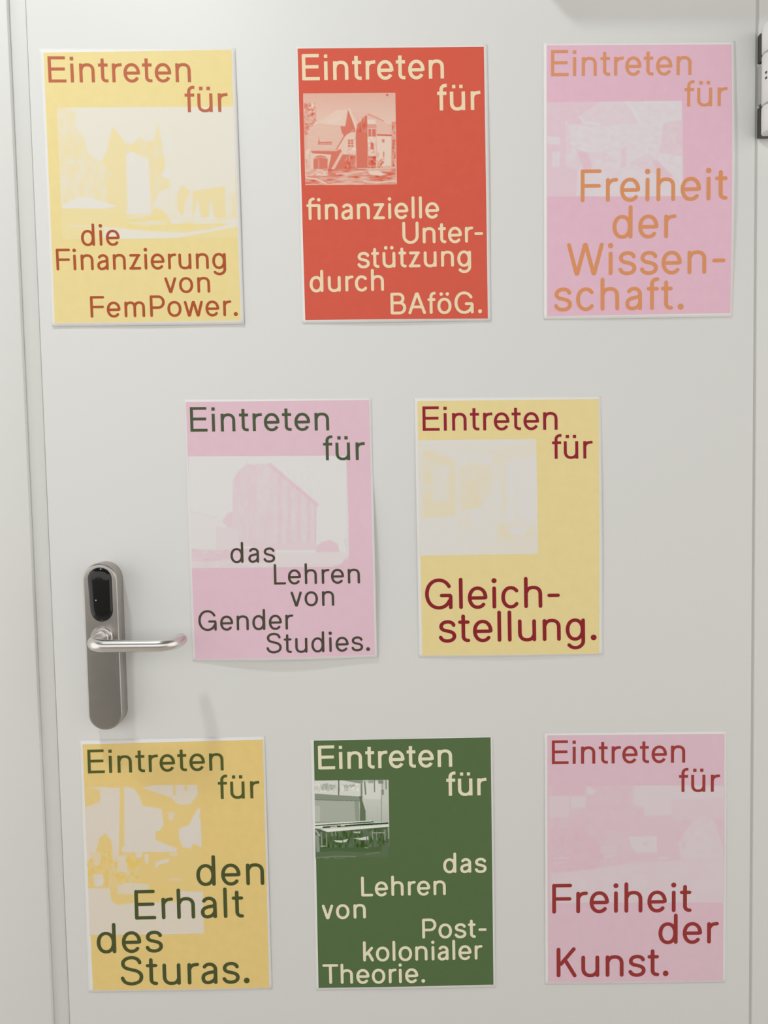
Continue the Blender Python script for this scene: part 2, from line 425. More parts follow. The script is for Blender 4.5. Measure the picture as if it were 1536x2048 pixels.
def stroke_polys(st, w, rounded, size):
    """the stroke as quads and fans in glyph units"""
    hx, hyy = w / 2, w * 0.46
    out = []
    kind = st[0]
    if kind == 'd':
        d = st[3] if len(st) > 3 else (.168 if rounded else .135)
        x, y = st[1], st[2]
        if rounded:
            out.append([(x + d / 2 * math.cos(2 * PI * k / 28), y + d / 2 * math.sin(2 * PI * k / 28)) for k in range(28)])
        else:
            q = d / 2
            out.append([(x - q, y - q), (x + q, y - q), (x + q, y + q), (x - q, y + q)])
        return out
    pts = list(st[1])
    if kind == 'p' and not rounded:
        (x0, y0), (x1, y1) = pts
        L = math.hypot(x1 - x0, y1 - y0); a = hx * L / abs(y1 - y0)
        n = max(1, int(L * size / 5.0))
        for k in range(n):
            s0, s1 = k / n, (k + 1) / n
            A = (x0 + (x1 - x0) * s0, y0 + (y1 - y0) * s0); B = (x0 + (x1 - x0) * s1, y0 + (y1 - y0) * s1)
            out.append([(A[0] - a, A[1]), (A[0] + a, A[1]), (B[0] + a, B[1]), (B[0] - a, B[1])])
        return out
    closed = kind == 'o'
    def pull(pts):
        (x0, y0), (x1, y1) = pts[0], pts[1]
        L = math.hypot(x1 - x0, y1 - y0)
        m = hx * 0.92
        while L < m and len(pts) > 2:
            m -= L; pts = pts[1:]
            (x0, y0), (x1, y1) = pts[0], pts[1]; L = math.hypot(x1 - x0, y1 - y0)
        return [(x0 + (x1 - x0) * m / L, y0 + (y1 - y0) * m / L)] + pts[1:]
    if rounded and not closed:
        pts = pull(pts); pts = pull(pts[::-1])[::-1]
    fine = [pts[0]]
    for a, b in zip(pts, pts[1:]):                     # no straight run longer than 5 mm, so the ink follows curled paper
        n = max(1, int(math.hypot(b[0] - a[0], b[1] - a[1]) * size / 5.0))
        fine += [(a[0] + (b[0] - a[0]) * k / n, a[1] + (b[1] - a[1]) * k / n) for k in range(1, n + 1)]
    pts = fine
    N = len(pts)
    nor = []
    for i in range(N):
        if closed:
            a, b = pts[(i - 1) % (N - 1)], pts[(i + 1) % (N - 1)]
        else:
            a, b = pts[max(i - 1, 0)], pts[min(i + 1, N - 1)]
        dx, dy = b[0] - a[0], b[1] - a[1]
        L = math.hypot(dx, dy) or 1
        nor.append((-dy / L, dx / L))
    lef = [(p[0] + n[0] * hx, p[1] + n[1] * hyy) for p, n in zip(pts, nor)]
    rig = [(p[0] - n[0] * hx, p[1] - n[1] * hyy) for p, n in zip(pts, nor)]
    for i in range(N - 1):
        out.append([rig[i], rig[i + 1], lef[i + 1], lef[i]])
    if rounded and not closed:
        for i, sgn in ((0, -1), (N - 1, 1)):
            nx, ny = nor[i]; tx, ty = ny * sgn, -nx * sgn
            fan = []
            for k in range(13):
                a = -PI / 2 + PI * k / 12
                c, s = math.cos(a), math.sin(a)
                fan.append((pts[i][0] + (tx * c) * hx + nx * s * hx, pts[i][1] + (ty * c) * hx + ny * s * hyy))
            out.append(fan if sgn < 0 else fan[::-1])
    return out

def text_line(txt, x0, x1, base, size, weight, rounded, put, mat, parent):
    """ink runs from x0 to x1 (mm from the sheet's left edge) on a baseline (mm from its top)"""
    pen, places = 0.0, []
    for i, ch in enumerate(txt):
        w, l, r, st = G[ch]
        if i: pen += l
        places.append(pen)
        pen += w + (r if i < len(txt) - 1 else 0)
    track = ((x1 - x0) / size - pen) / max(1, len(txt) - 1)
    verts, faces, layer = [], [], 0
    for i, ch in enumerate(txt):
        ox = places[i] + track * i
        for st in G[ch][3]:
            layer += 1
            for poly in stroke_polys(st, weight, rounded, size):
                k = len(verts)
                for (x, y) in poly:
                    verts.append(put(x0 + (ox + x) * size, base - y * size, 0.00030 + (layer % 40) * 2.5e-6))
                ids = list(range(k, len(verts)))
                ar = sum(poly[a][0] * poly[(a + 1) % len(poly)][1] - poly[(a + 1) % len(poly)][0] * poly[a][1] for a in range(len(poly)))
                faces.append(ids if ar > 0 else ids[::-1])
    me = bpy.data.meshes.new('text_line')
    me.from_pydata(verts, [], faces)
    return link('text_line', me, mat, parent), track

# ------------------------------------------------------------------ printed pictures: tone painted procedurally on a fine grid
def value_noise(xx, yy, sx, sy, seed):
    rng = np.random.RandomState(seed)
    tb = rng.rand(64, 64)
    def one(fx, fy):
        ix, iy = np.floor(fx).astype(int), np.floor(fy).astype(int)
        tx, ty = fx - ix, fy - iy
        tx = tx * tx * (3 - 2 * tx); ty = ty * ty * (3 - 2 * ty)
        g = lambda a, b: tb[b % 64, a % 64]
        return (g(ix, iy) * (1 - tx) + g(ix + 1, iy) * tx) * (1 - ty) + (g(ix, iy + 1) * (1 - tx) + g(ix + 1, iy + 1) * tx) * ty
    return one(xx / sx, yy / sy) * 0.6 + one(xx / sx * 2.1 + 7, yy / sy * 2.1 + 3) * 0.4 - 0.5

def inside(xx, yy, poly):
    res = np.zeros(xx.shape, bool)
    n = len(poly)
    for i in range(n):
        xa, ya = poly[i]; xb, yb = poly[(i + 1) % n]
        if ya == yb: continue
        c = ((ya > yy) != (yb > yy)) & (xx < (xb - xa) * (yy - ya) / (yb - ya) + xa)
        res ^= c
    return res

def paint(rect, cell, ops, soft):
    x0, y0, x1, y1 = rect
    SS = 2
    nx, ny = int((x1 - x0) / cell), int((y1 - y0) / cell)
    gx = x0 + (np.arange((nx + 1) * SS) - 0.25 * SS) * (x1 - x0) / nx / SS
    gy = y0 + (np.arange((ny + 1) * SS) - 0.25 * SS) * (y1 - y0) / ny / SS
    xx, yy = np.meshgrid(gx, gy)
    t = np.ones_like(xx)
    for k, op in enumerate(ops):
        if op[0] == 'p':
            t[inside(xx, yy, op[2])] = op[1]
        elif op[0] == 'l':
            for (xa, ya), (xb, yb) in zip(op[3], op[3][1:]):
                L = (xb - xa) ** 2 + (yb - ya) ** 2
                s = np.clip(((xx - xa) * (xb - xa) + (yy - ya) * (yb - ya)) / L, 0, 1)
                t[np.hypot(xx - xa - s * (xb - xa), yy - ya - s * (yb - ya)) < op[2] / 2] = op[1]
        elif op[0] == 'g':
            m = inside(xx, yy, [(op[1], op[2]), (op[3], op[2]), (op[3], op[4]), (op[1], op[4])])
            s = np.clip((yy - op[2]) / (op[4] - op[2]), 0, 1)
            t[m] = (op[5] + (op[6] - op[5]) * s)[m]
        elif op[0] == 'n':
            m = (xx > op[1]) & (xx < op[3]) & (yy > op[2]) & (yy < op[4])
            t[m] += (value_noise(xx, yy, op[5], op[6], k + 11) * op[7] * 1.6)[m]
    for _ in range(soft):
        p = np.pad(t, 1, mode='edge')
        t = (p[:-2, 1:-1] + p[2:, 1:-1] + p[1:-1, :-2] + p[1:-1, 2:] + 2 * p[1:-1, 1:-1]) / 6
    t = t.reshape(ny + 1, SS, nx + 1, SS).mean((1, 3))
    return nx, ny, np.clip(t, -0.12, 1.2)

def patch(name, quad, nx, ny, put, off, mat, parent, tone=None):
    """a grid laid on the sheet; quad = corners in mm, clockwise from top left"""
    q = np.array(quad, float)
    s, t = np.meshgrid(np.linspace(0, 1, nx + 1), np.linspace(0, 1, ny + 1))
    s, t = s[..., None], t[..., None]
    uv = (q[0] * (1 - s) + q[1] * s) * (1 - t) + (q[3] * (1 - s) + q[2] * s) * t
    co = put(uv[..., 0].ravel(), uv[..., 1].ravel(), off)
    co = np.stack(co, 1)
    i = np.arange((nx + 1) * (ny + 1)).reshape(ny + 1, nx + 1)
    f = np.stack([i[1:, :-1], i[1:, 1:], i[:-1, 1:], i[:-1, :-1]], -1).reshape(-1, 4)
    me = bpy.data.meshes.new(name)
    me.vertices.add(len(co)); me.vertices.foreach_set('co', co.astype(np.float32).ravel())
    me.loops.add(f.size); me.loops.foreach_set('vertex_index', f.astype(np.int32).ravel())
    me.polygons.add(len(f)); me.polygons.foreach_set('loop_start', np.arange(0, f.size, 4, dtype=np.int32))
    me.update(calc_edges=True)
    if tone is not None:
        a = me.attributes.new('tone', 'FLOAT', 'POINT')
        a.data.foreach_set('value', tone.astype(np.float32).ravel())
    return link(name, me, mat, parent, smooth=True)

# ------------------------------------------------------------------ the eight posters (A4 sheets, sizes in mm on the sheet)
POSTERS = [
 {
  'label': 'yellow poster with red-brown lettering, top left of the white door, reading Finanzierung',
  'corners': [(-0.35494, 0.46543), (-0.14287, 0.46302), (-0.14169, 0.16673), (-0.35316, 0.16793)],
  'lift': {'bottom': 0.0012, 'right': 0.0014, 'left': 0.0, 'corner': 0.0012, 'blcorner': 0.001},
  'field': [(4.8, 4.3), (206.0, 1.5), (206.6, 292.9), (3.0, 293.5)],
  'field_label': 'yellow printed ground',
  'pic_label': 'pale yellow photo of a building with towers and a parasol',
  'ink_name': 'red-brown',
  'weight': (0.122, 0.124),
  'field_color': (0.93, 0.775, 0.355),
  'pic_light': (0.87, 0.845, 0.79),
  'pic_ink': (0.93, 0.79, 0.41),
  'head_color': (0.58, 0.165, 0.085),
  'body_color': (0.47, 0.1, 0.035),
  'pic_quad': [(16.0, 62.4), (206.2, 60.6), (206.5, 202.5), (15.8, 203.0)],
  'pic_rect': (0.0, 0.0, 190.5, 141.3),
  'cell': 0.6,
  'soft': 4,
  'ops': [
   ('p', 0.13, [(0.3, -0.7), (192.7, 1.8), (187.7, 142.2), (-6.3, 140.1)]),
   ('p', 1, [(-5.1, 107.7), (70.6, 107.9), (70.3, 115.4), (95.1, 115.0), (100.8, 108.2), (111.7, 111.1), (118.2, 120.7), (124.9, 124.9), (190.8, 124.2), (190.1, 143.3), (-6.6, 141.2)]),
   ('p', 0.58, [(0.3, 0.0), (19.1, 1.6), (20.9, 21.8), (28.6, 32.8), (32.0, 49.0), (45.4, 57.3), (52.5, 50.6), (55.6, 73.7), (52.7, 109.1), (-0.9, 107.1), (-2.5, 59.5)]),
   ('n', 0.3, 0.0, 54.1, 107.7, 4.64, 8.19, 0.5),
   ('p', 0.14, [(20.5, 0.3), (60.2, 0.8), (59.3, 21.0), (51.3, 46.6), (45.4, 56.0), (32.1, 47.7), (28.6, 32.8), (21.6, 21.9)]),
   ('p', 0.88, [(59.3, 20.3), (67.7, 31.2), (72.2, 38.0), (70.6, 109.3), (50.6, 109.0), (49.9, 79.1), (57.0, 73.7), (46.7, 57.3), (52.0, 46.6), (56.1, 31.7)]),
   ('p', 0.75, [(71.6, 38.0), (80.4, 39.5), (87.6, 31.4), (94.2, 37.6), (102.4, 37.0), (108.7, 17.5), (110.5, 33.8), (112.9, 47.3), (114.4, 60.9), (110.5, 74.4), (119.9, 77.2), (116.8, 86.7), (107.1, 90.6), (98.0, 109.6), (69.2, 109.3)]),
   ('n', 73.9, 30.6, 120.8, 90.8, 6.14, 6.14, 0.4),
   ('p', 0.06, [(72.8, 50.9), (78.7, 47.6), (94.8, 55.2), (96.8, 56.6), (97.2, 112.3), (71.8, 113.4)]),
   ('p', 0.02, [(1.3, 104.4), (10.5, 99.7), (24.4, 95.4), (40.8, 99.4), (60.4, 106.2), (43.1, 108.3), (1.9, 107.4)]),
   ('p', 0.9, [(65.2, 106.5), (70.7, 106.5), (70.5, 112.0), (65.0, 111.9)]),
   ('p', 0.22, [(99.5, 106.9), (112.2, 98.8), (118.8, 88.0), (124.8, 92.2), (126.7, 115.3), (131.8, 124.3), (116.9, 119.3), (111.7, 112.5), (105.0, 108.3)]),
   ('p', 0.88, [(126.2, 92.2), (132.0, 84.1), (140.0, 91.0), (178.5, 86.0), (177.7, 125.5), (137.3, 125.0), (131.2, 120.8), (125.5, 109.9)]),
   ('p', 0.3, [(130.5, 123.6), (134.1, 101.8), (141.4, 89.7), (143.2, 96.5), (141.4, 123.7)]),
   ('p', 0.15, [(141.4, 124.4), (147.9, 98.6), (151.7, 124.5)]),
   ('p', 0.15, [(158.6, 124.6), (161.8, 99.4), (166.8, 124.6)]),
   ('p', 0.3, [(177.1, 125.4), (179.0, 109.1), (180.4, 88.7), (185.0, 94.2), (186.0, 125.5)]),
   ('p', 0.65, [(184.8, 94.2), (191.2, 95.7), (190.1, 124.2), (185.3, 124.2)]),
   ('p', 0.3, [(116.9, 119.3), (191.0, 120.1), (190.7, 126.3), (119.4, 125.5)]),
   ('n', 70.3, 114.7, 189.2, 131.0, 12.29, 1.91, 0.6),
   ('l', 0.4, 1.91, [(9.2, 126.3), (45.0, 128.5)]),
   ('l', 0.35, 2.18, [(75.4, 124.6), (111.1, 125.4)]),
   ('l', 0.3, 2.18, [(92.0, 123.1), (104.4, 122.6)]),
   ('l', 0.5, 2.73, [(72.9, 118.8), (96.5, 115.0)]),
   ('p', 0.14, [(45.0, 128.1), (64.2, 129.9), (97.1, 133.4), (132.7, 135.2), (159.0, 132.1), (190.8, 124.9), (190.6, 129.7), (152.0, 136.1), (124.3, 140.6), (96.7, 142.0), (63.7, 141.7), (44.5, 139.7)]),
  ],
  'lines': [('Eintreten', 8.7, 161.5, 35.7, 27.5), ('für', 154.0, 200.1, 67.7, 27.5), ('die', 35.8, 77.8, 209.9, 23.4), ('Finanzierung', 7.7, 192.4, 236.1, 23.4), ('von', 124.0, 174.2, 261.9, 23.4), ('FemPower.', 42.6, 203.5, 287.8, 23.4)],
 },
 {
  'label': 'red poster with cream lettering and a house photo, top middle of the white door',
  'corners': [(-0.07639, 0.46371), (0.13129, 0.46352), (0.13148, 0.1661), (-0.07749, 0.16644)],
  'lift': {'bottom': 0.0014, 'right': 0.0012, 'left': 0.0004, 'corner': 0.0008},
  'field': [(1.1, 1.9), (206.1, 2.4), (206.8, 294.6), (3.3, 293.1)],
  'field_label': 'red printed ground',
  'pic_label': 'red duotone photo of an old house with a pointed gable',
  'ink_name': 'cream',
  'weight': (0.142, 0.144),
  'field_color': (0.745, 0.113, 0.069),
  'pic_light': (0.9, 0.72, 0.6),
  'pic_ink': (0.75, 0.15, 0.09),
  'head_color': (0.95, 0.785, 0.53),
  'body_color': (0.95, 0.785, 0.53),
  'pic_quad': [(6.1, 49.4), (107.8, 49.9), (107.9, 147.6), (6.5, 147.3)],
  'pic_rect': (0.0, 0.0, 101.6, 97.8),
  'cell': 0.42,
  'soft': 2,
  'ops': [
   ('p', 0.36, [(0.0, -0.7), (103.4, 0.0), (101.6, 98.5), (-2.5, 97.5)]),
   ('g', 0.0, -0.7, 102.8, 33.6, 0.4, 0.16),
   ('p', 0.1, [(17.5, 30.2), (36.4, 17.9), (47.8, 17.3), (47.4, 34.6), (17.4, 32.9)]),
   ('p', 0.05, [(24.6, 29.5), (40.5, 24.8), (41.9, 27.6), (31.7, 31.7)]),
   ('p', 0.55, [(0.8, 10.0), (7.2, 12.1), (13.3, 23.2), (14.6, 29.5), (7.3, 35.6), (3.5, 43.9), (-0.1, 44.6)]),
   ('n', 0.8, 10.0, 14.2, 44.7, 2.43, 2.15, 0.9),
   ('p', 0.27, [(10.2, 34.3), (16.7, 31.6), (40.3, 34.9), (42.9, 44.9), (35.4, 58.8), (7.4, 60.6), (3.2, 55.7), (3.5, 45.3)]),
   ('n', 3.8, 32.1, 41.1, 59.5, 8.59, 0.86, 0.08),
   ('p', 0.9, [(16.4, 45.8), (16.9, 51.7), (30.6, 51.4), (30.5, 54.6), (15.1, 54.4)]),
   ('l', 0.4, 0.72, [(16.9, 53.2), (29.8, 53.3)]),
   ('p', 0.3, [(52.8, 20.1), (70.0, 20.9), (82.1, 25.1), (90.6, 32.1), (97.6, 39.1), (96.8, 45.4), (81.0, 43.9), (80.5, 32.1), (60.4, 31.9)]),
   ('p', 0.6, [(70.7, 21.2), (88.5, 29.3), (88.5, 30.7), (70.6, 23.3)]),
   ('p', 0.88, [(49.2, 17.6), (57.7, 39.5), (52.3, 41.5), (44.3, 46.3), (41.5, 41.5), (40.3, 35.2), (45.3, 35.2)]),
   ('l', 0.02, 1.86, [(50.5, 16.9), (58.0, 39.2)]),
   ('l', 0.2, 1.0, [(48.1, 20.0), (45.3, 34.6)]),
   ('p', 0.92, [(58.9, 33.3), (64.8, 25.7), (69.9, 23.7), (70.1, 33.4), (69.8, 80.0), (57.9, 79.9), (56.4, 52.7), (57.5, 40.2)]),
   ('l', 0.4, 0.86, [(70.0, 21.6), (60.4, 31.9)]),
   ('n', 59.1, 26.3, 69.5, 41.7, 1.14, 5.72, 0.35),
   ('p', 0.15, [(50.1, 42.2), (56.6, 41.6), (57.2, 64.5), (42.5, 64.4), (40.4, 58.8)]),
   ('p', 0.75, [(52.4, 38.8), (56.7, 38.8), (56.6, 41.6), (50.9, 41.5)]),
   ('p', 0.9, [(48.4, 49.3), (54.3, 49.3), (54.1, 57.4), (48.2, 57.4)]),
   ('l', 0.2, 0.72, [(48.3, 51.9), (54.2, 52.0)]),
   ('l', 0.2, 0.72, [(48.3, 54.7), (54.2, 54.8)]),
   ('l', 0.2, 0.72, [(51.4, 49.3), (51.2, 57.4)]),
   ('n', 42.6, 58.1, 57.2, 66.6, 2.86, 2.15, 0.5),
   ('p', 0.15, [(6.6, 63.4), (30.3, 64.3), (26.3, 81.3), (6.2, 81.1)]),
   ('p', 0.9, [(7.4, 61.0), (35.3, 61.6), (39.7, 59.2), (42.4, 65.1), (56.8, 66.6), (57.9, 80.6), (32.7, 83.1), (25.6, 81.0), (29.5, 65.3), (8.8, 63.8)]),
   ('p', 0.88, [(9.7, 69.7), (13.0, 66.9), (17.3, 65.9), (22.3, 67.0), (25.5, 69.1), (25.2, 80.6), (9.4, 80.5)]),
   ('l', 0.45, 0.86, [(10.4, 69.7), (17.3, 67.7), (25.1, 69.5)]),
   ('l', 0.5, 0.86, [(15.4, 70.4), (15.2, 80.2)]),
   ('l', 0.12, 2.15, [(48.3, 44.3), (38.3, 58.8)]),
   ('l', 0.9, 1.14, [(44.3, 45.6), (35.4, 59.5)]),
   ('l', 0.25, 3.01, [(41.0, 64.1), (29.1, 83.8)]),
   ('l', 0.5, 1.0, [(49.6, 67.3), (49.5, 72.8)]),
   ('l', 0.5, 1.0, [(56.8, 67.3), (56.5, 79.9)]),
   ('n', 43.8, 67.2, 56.5, 79.9, 2.15, 2.86, 0.4),
   ('p', 0.25, [(1.0, 58.5), (6.0, 58.5), (5.6, 75.9), (0.6, 75.9)]),
   ('n', 0.3, 57.8, 6.3, 75.9, 2.15, 2.15, 0.5),
   ('p', 0.25, [(70.6, 27.1), (79.5, 28.6), (79.0, 80.1), (69.5, 80.0)]),
   ('p', 0.0, [(70.5, 28.2), (79.2, 28.2), (79.1, 32.9), (70.4, 32.8)]),
   ('p', 0.6, [(70.4, 33.2), (79.9, 33.3), (79.8, 37.3), (70.4, 37.2)]),
   ('p', 0.9, [(71.1, 38.2), (79.3, 38.3), (79.2, 46.3), (70.9, 46.2)]),
   ('l', 0.3, 1.14, [(74.6, 38.3), (74.5, 45.9)]),
   ('p', 0.05, [(70.2, 46.9), (79.5, 47.0), (79.4, 52.2), (70.0, 52.1)]),
   ('p', 0.85, [(73.3, 52.9), (76.5, 52.9), (76.4, 60.2), (73.1, 60.2)]),
   ('p', 0.9, [(70.3, 67.5), (78.9, 67.5), (78.7, 80.1), (70.0, 80.0)]),
   ('n', 70.1, 47.3, 79.0, 80.1, 1.86, 2.43, 0.6),
   ('p', 0.05, [(79.9, 46.0), (96.2, 46.1), (95.6, 77.5), (81.0, 78.0)]),
   ('l', 0.98, 1.72, [(81.0, 44.6), (97.0, 45.3)]),
   ('p', 0.75, [(85.8, 49.1), (88.8, 49.2), (88.7, 53.0), (85.7, 53.0)]),
   ('p', 0.75, [(86.8, 62.4), (88.3, 62.4), (88.2, 68.3), (86.6, 68.3)]),
   ('p', 0.6, [(81.0, 63.4), (82.1, 63.4), (82.0, 67.6), (80.9, 67.6)]),
   ('p', 0.7, [(78.9, 79.4), (81.1, 73.8), (84.8, 69.7), (87.6, 73.9), (82.4, 80.1)]),
   ('n', 79.1, 68.9, 88.2, 80.2, 1.72, 1.72, 0.7),
   ('p', 0.72, [(97.4, 31.5), (101.8, 30.1), (100.9, 78.9), (95.8, 78.9)]),
   ('n', 96.7, 30.1, 101.1, 78.9, 1.72, 2.86, 0.7),
   ('p', 0.68, [(-1.0, 80.4), (101.0, 81.4), (100.7, 98.5), (-1.4, 97.5)]),
   ('n', -1.0, 80.4, 100.7, 98.5, 9.3, 1.57, 0.75),
   ('p', 0.4, [(-0.3, 81.1), (25.5, 81.3), (25.4, 88.0), (-0.5, 87.7)]),
   ('n', -0.3, 81.1, 25.4, 88.0, 3.58, 1.86, 0.7),
   ('p', 0.03, [(69.4, 83.5), (81.0, 82.6), (88.8, 87.2), (83.7, 88.5), (72.2, 87.0)]),
   ('l', 0.12, 1.72, [(0.9, 89.8), (12.4, 91.3), (23.0, 96.0)]),
   ('l', 0.15, 1.72, [(64.9, 94.0), (80.7, 95.5), (101.0, 94.3)]),
   ('l', 0.3, 1.57, [(34.8, 86.0), (48.5, 85.0), (59.3, 84.1)]),
   ('l', 0.25, 1.43, [(30.2, 96.4), (51.8, 95.9), (63.3, 97.4)]),
   ('l', 0.9, 1.14, [(33.4, 82.1), (66.6, 81.7)]),
   ('p', 0.9, [(91.2, 1.0), (94.1, 1.0), (94.0, 3.4), (91.1, 3.4)]),
   ('l', 0.25, 0.72, [(0.4, -0.2), (102.3, 0.5)]),
   ('l', 0.3, 0.72, [(102.0, 0.3), (100.6, 98.5)]),
   ('l', 0.3, 0.72, [(0.0, 96.8), (100.9, 98.2)]),
  ],
  'lines': [('Eintreten', 5.7, 161.6, 35.6, 27.5), ('für', 153.8, 201.5, 69.4, 27.5), ('ﬁnanzielle', 7.3, 154.0, 184.7, 23.4), ('Unter-', 113.1, 202.4, 211.6, 23.4), ('stützung', 62.6, 188.7, 237.4, 23.4), ('durch', 9.2, 91.4, 262.7, 23.4), ('BAföG.', 98.6, 200.3, 288.6, 23.4)],
 },
 {
  'label': 'pink poster with orange lettering, top right of the white door',
  'corners': [(0.19278, 0.46459), (0.4029, 0.46346), (0.40052, 0.16557), (0.19074, 0.16638)],
  'lift': {'bottom': 0.0008, 'right': 0.003, 'left': 0.0, 'corner': 0.0004},
  'field': [(3.2, 2.8), (206.0, 3.4), (208.3, 292.6), (3.4, 293.5)],
  'field_label': 'pink printed ground',
  'pic_label': 'faint pink photo of a workshop hall',
  'ink_name': 'orange',
  'weight': (0.122, 0.122),
  'field_color': (0.87, 0.555, 0.685),
  'pic_light': (0.84, 0.81, 0.845),
  'pic_ink': (0.865, 0.61, 0.71),
  'head_color': (0.8, 0.34, 0.17),
  'body_color': (0.8, 0.335, 0.15),
  'pic_quad': [(3.2, 62.8), (151.9, 62.7), (155.0, 164.9), (3.5, 164.0)],
  'pic_rect': (0.0, 0.0, 150.1, 101.7),
  'cell': 0.7,
  'soft': 6,
  'ops': [
   ('p', 0.5, [(0.1, -1.6), (151.2, -0.2), (149.0, 101.9), (-0.2, 101.3)]),
   ('p', 0.75, [(0.1, -1.6), (60.5, -1.0), (55.9, 22.1), (23.4, 24.0), (21.0, 69.0), (33.9, 73.2), (31.5, 101.4), (-0.2, 101.3)]),
   ('p', 0.42, [(60.5, -0.4), (88.6, -0.1), (99.1, 23.5), (60.2, 27.4), (33.2, 16.7)]),
   ('p', 0.22, [(23.4, 24.0), (59.1, 26.4), (103.4, 23.6), (87.5, -0.2), (150.1, 0.4), (148.2, 88.3), (111.5, 55.0), (89.9, 67.3), (87.7, 71.4), (64.2, 54.6), (27.5, 54.4)]),
   ('p', 0.3, [(33.9, 73.2), (55.5, 62.9), (92.0, 67.3), (148.2, 88.3), (148.0, 101.9), (31.5, 101.4)]),
   ('p', 0.6, [(129.2, 23.8), (149.7, 19.7), (148.9, 59.3), (124.3, 55.0)]),
   ('p', 0.9, [(31.9, 50.3), (44.8, 54.5), (50.1, 71.2), (41.4, 73.3)]),
   ('p', 0.85, [(115.6, 63.3), (122.1, 63.3), (137.8, 80.0), (127.0, 85.1)]),
   ('p', 0.25, [(0.5, 36.4), (14.6, 37.6), (14.6, 46.0), (0.5, 44.8)]),
   ('p', 0.3, [(5.9, 53.2), (14.6, 53.3), (14.5, 70.0), (5.8, 69.9)]),
   ('p', 0.3, [(23.2, 54.4), (31.9, 54.4), (30.7, 62.8), (24.2, 62.7)]),
   ('l', 0.05, 3.9, [(88.6, 0.3), (95.0, 7.7), (103.4, 23.6)]),
   ('l', 0.1, 2.17, [(108.1, 0.5), (141.5, 1.4)]),
   ('l', 0.12, 2.6, [(33.3, 9.3), (40.8, 22.0), (58.1, 24.2)]),
   ('p', 0.75, [(40.9, -0.2), (33.3, 8.2), (38.6, 14.6), (27.8, 15.6), (19.1, 16.6), (36.6, 1.9)]),
   ('l', 0.2, 1.73, [(51.2, 65.0), (63.1, 60.9), (72.8, 55.7)]),
   ('l', 0.1, 1.52, [(137.0, 64.5), (148.7, 66.8)]),
   ('l', 0.7, 3.25, [(16.9, 19.7), (17.7, 66.9)]),
   ('l', 0.4, 2.17, [(21.8, 20.8), (22.1, 66.9)]),
   ('p', 0.6, [(81.5, 50.6), (88.0, 48.5), (87.7, 69.4), (81.2, 71.4)]),
   ('n', 0.7, -0.9, 149.1, 73.8, 5.2, 3.68, 0.22),
   ('n', 23.4, 25.0, 92.2, 54.8, 4.33, 2.6, 0.22),
   ('n', 108.8, 22.5, 148.8, 63.5, 3.9, 4.33, 0.28),
   ('n', 38.2, 69.1, 148.0, 101.9, 9.75, 7.58, 0.2),
  ],
  'lines': [('Eintreten', 8.0, 162.1, 35.4, 27.5), ('für', 154.7, 201.3, 69.1, 27.5), ('Freiheit', 40.6, 202.3, 169.9, 34.9), ('der', 76.0, 146.8, 209.8, 34.9), ('Wissen-', 24.9, 201.2, 249.3, 34.9), ('schaft.', 11.1, 155.7, 288.0, 34.9)],
 },
 {
  'label': 'pink poster with dark green lettering, nearest to the lever handle in the middle row',
  'corners': [(-0.21017, 0.08553), (-0.00281, 0.08339), (-0.00208, -0.20915), (-0.21093, -0.2092)],
  'lift': {'bottom': 0.005, 'right': 0.005, 'left': 0.0006, 'corner': 0.0022, 'r0': 0.3},
  'field': [(1.1, 2.8), (207.5, 2.3), (207.6, 293.6), (2.9, 294.5)],
  'field_label': 'pink printed ground',
  'pic_label': 'faint pink photo of a tall gabled brick building',
  'ink_name': 'dark green',
  'weight': (0.122, 0.118),
  'field_color': (0.86, 0.6, 0.71),
  'pic_light': (0.86, 0.86, 0.85),
  'pic_ink': (0.86, 0.63, 0.72),
  'head_color': (0.085, 0.115, 0.06),
  'body_color': (0.085, 0.075, 0.05),
  'pic_quad': [(1.6, 63.7), (180.5, 64.4), (181.5, 191.3), (2.4, 190.3)],
  'pic_rect': (0.0, 0.0, 179.0, 126.7),
  'cell': 0.6,
  'soft': 4,
  'ops': [
   ('p', 0.04, [(0.8, -0.6), (181.5, 0.6), (177.4, 128.5), (-4.0, 126.4)]),
   ('p', 0.55, [(50.7, 24.8), (58.6, 14.8), (66.3, 8.0), (71.2, 9.6), (91.2, 9.0), (143.9, 56.3), (141.1, 103.6), (46.7, 102.6), (49.4, 28.5)]),
   ('p', 0.62, [(67.5, 9.9), (76.8, 9.9), (73.6, 101.6), (64.2, 101.5)]),
   ('p', 0.5, [(77.4, 9.9), (92.4, 10.0), (90.3, 69.0), (75.4, 68.9)]),
   ('p', 0.7, [(52.0, 23.5), (58.5, 16.1), (57.8, 36.1), (52.8, 36.1)]),
   ('p', 0.42, [(95.8, 17.6), (98.5, 19.9), (95.7, 103.1), (92.9, 103.1)]),
   ('p', 0.72, [(101.2, 22.4), (103.8, 24.7), (101.2, 103.1), (98.4, 103.1)]),
   ('p', 0.42, [(106.5, 27.2), (109.2, 29.5), (106.7, 103.2), (103.9, 103.2)]),
   ('p', 0.72, [(111.8, 32.0), (114.5, 34.3), (112.2, 103.3), (109.4, 103.2)]),
   ('p', 0.42, [(117.2, 36.8), (119.9, 39.1), (117.7, 103.3), (114.9, 103.3)]),
   ('p', 0.72, [(122.5, 41.7), (125.2, 43.9), (123.2, 103.4), (120.5, 103.3)]),
   ('p', 0.42, [(127.9, 46.5), (130.5, 48.8), (128.7, 103.4), (126.0, 103.4)]),
   ('p', 0.72, [(133.2, 51.3), (135.9, 53.6), (134.2, 103.5), (131.5, 103.5)]),
   ('p', 0.42, [(138.6, 56.1), (141.2, 58.4), (139.8, 103.6), (137.0, 103.5)]),
   ('l', 0.85, 4.24, [(92.4, 10.3), (143.6, 55.7)]),
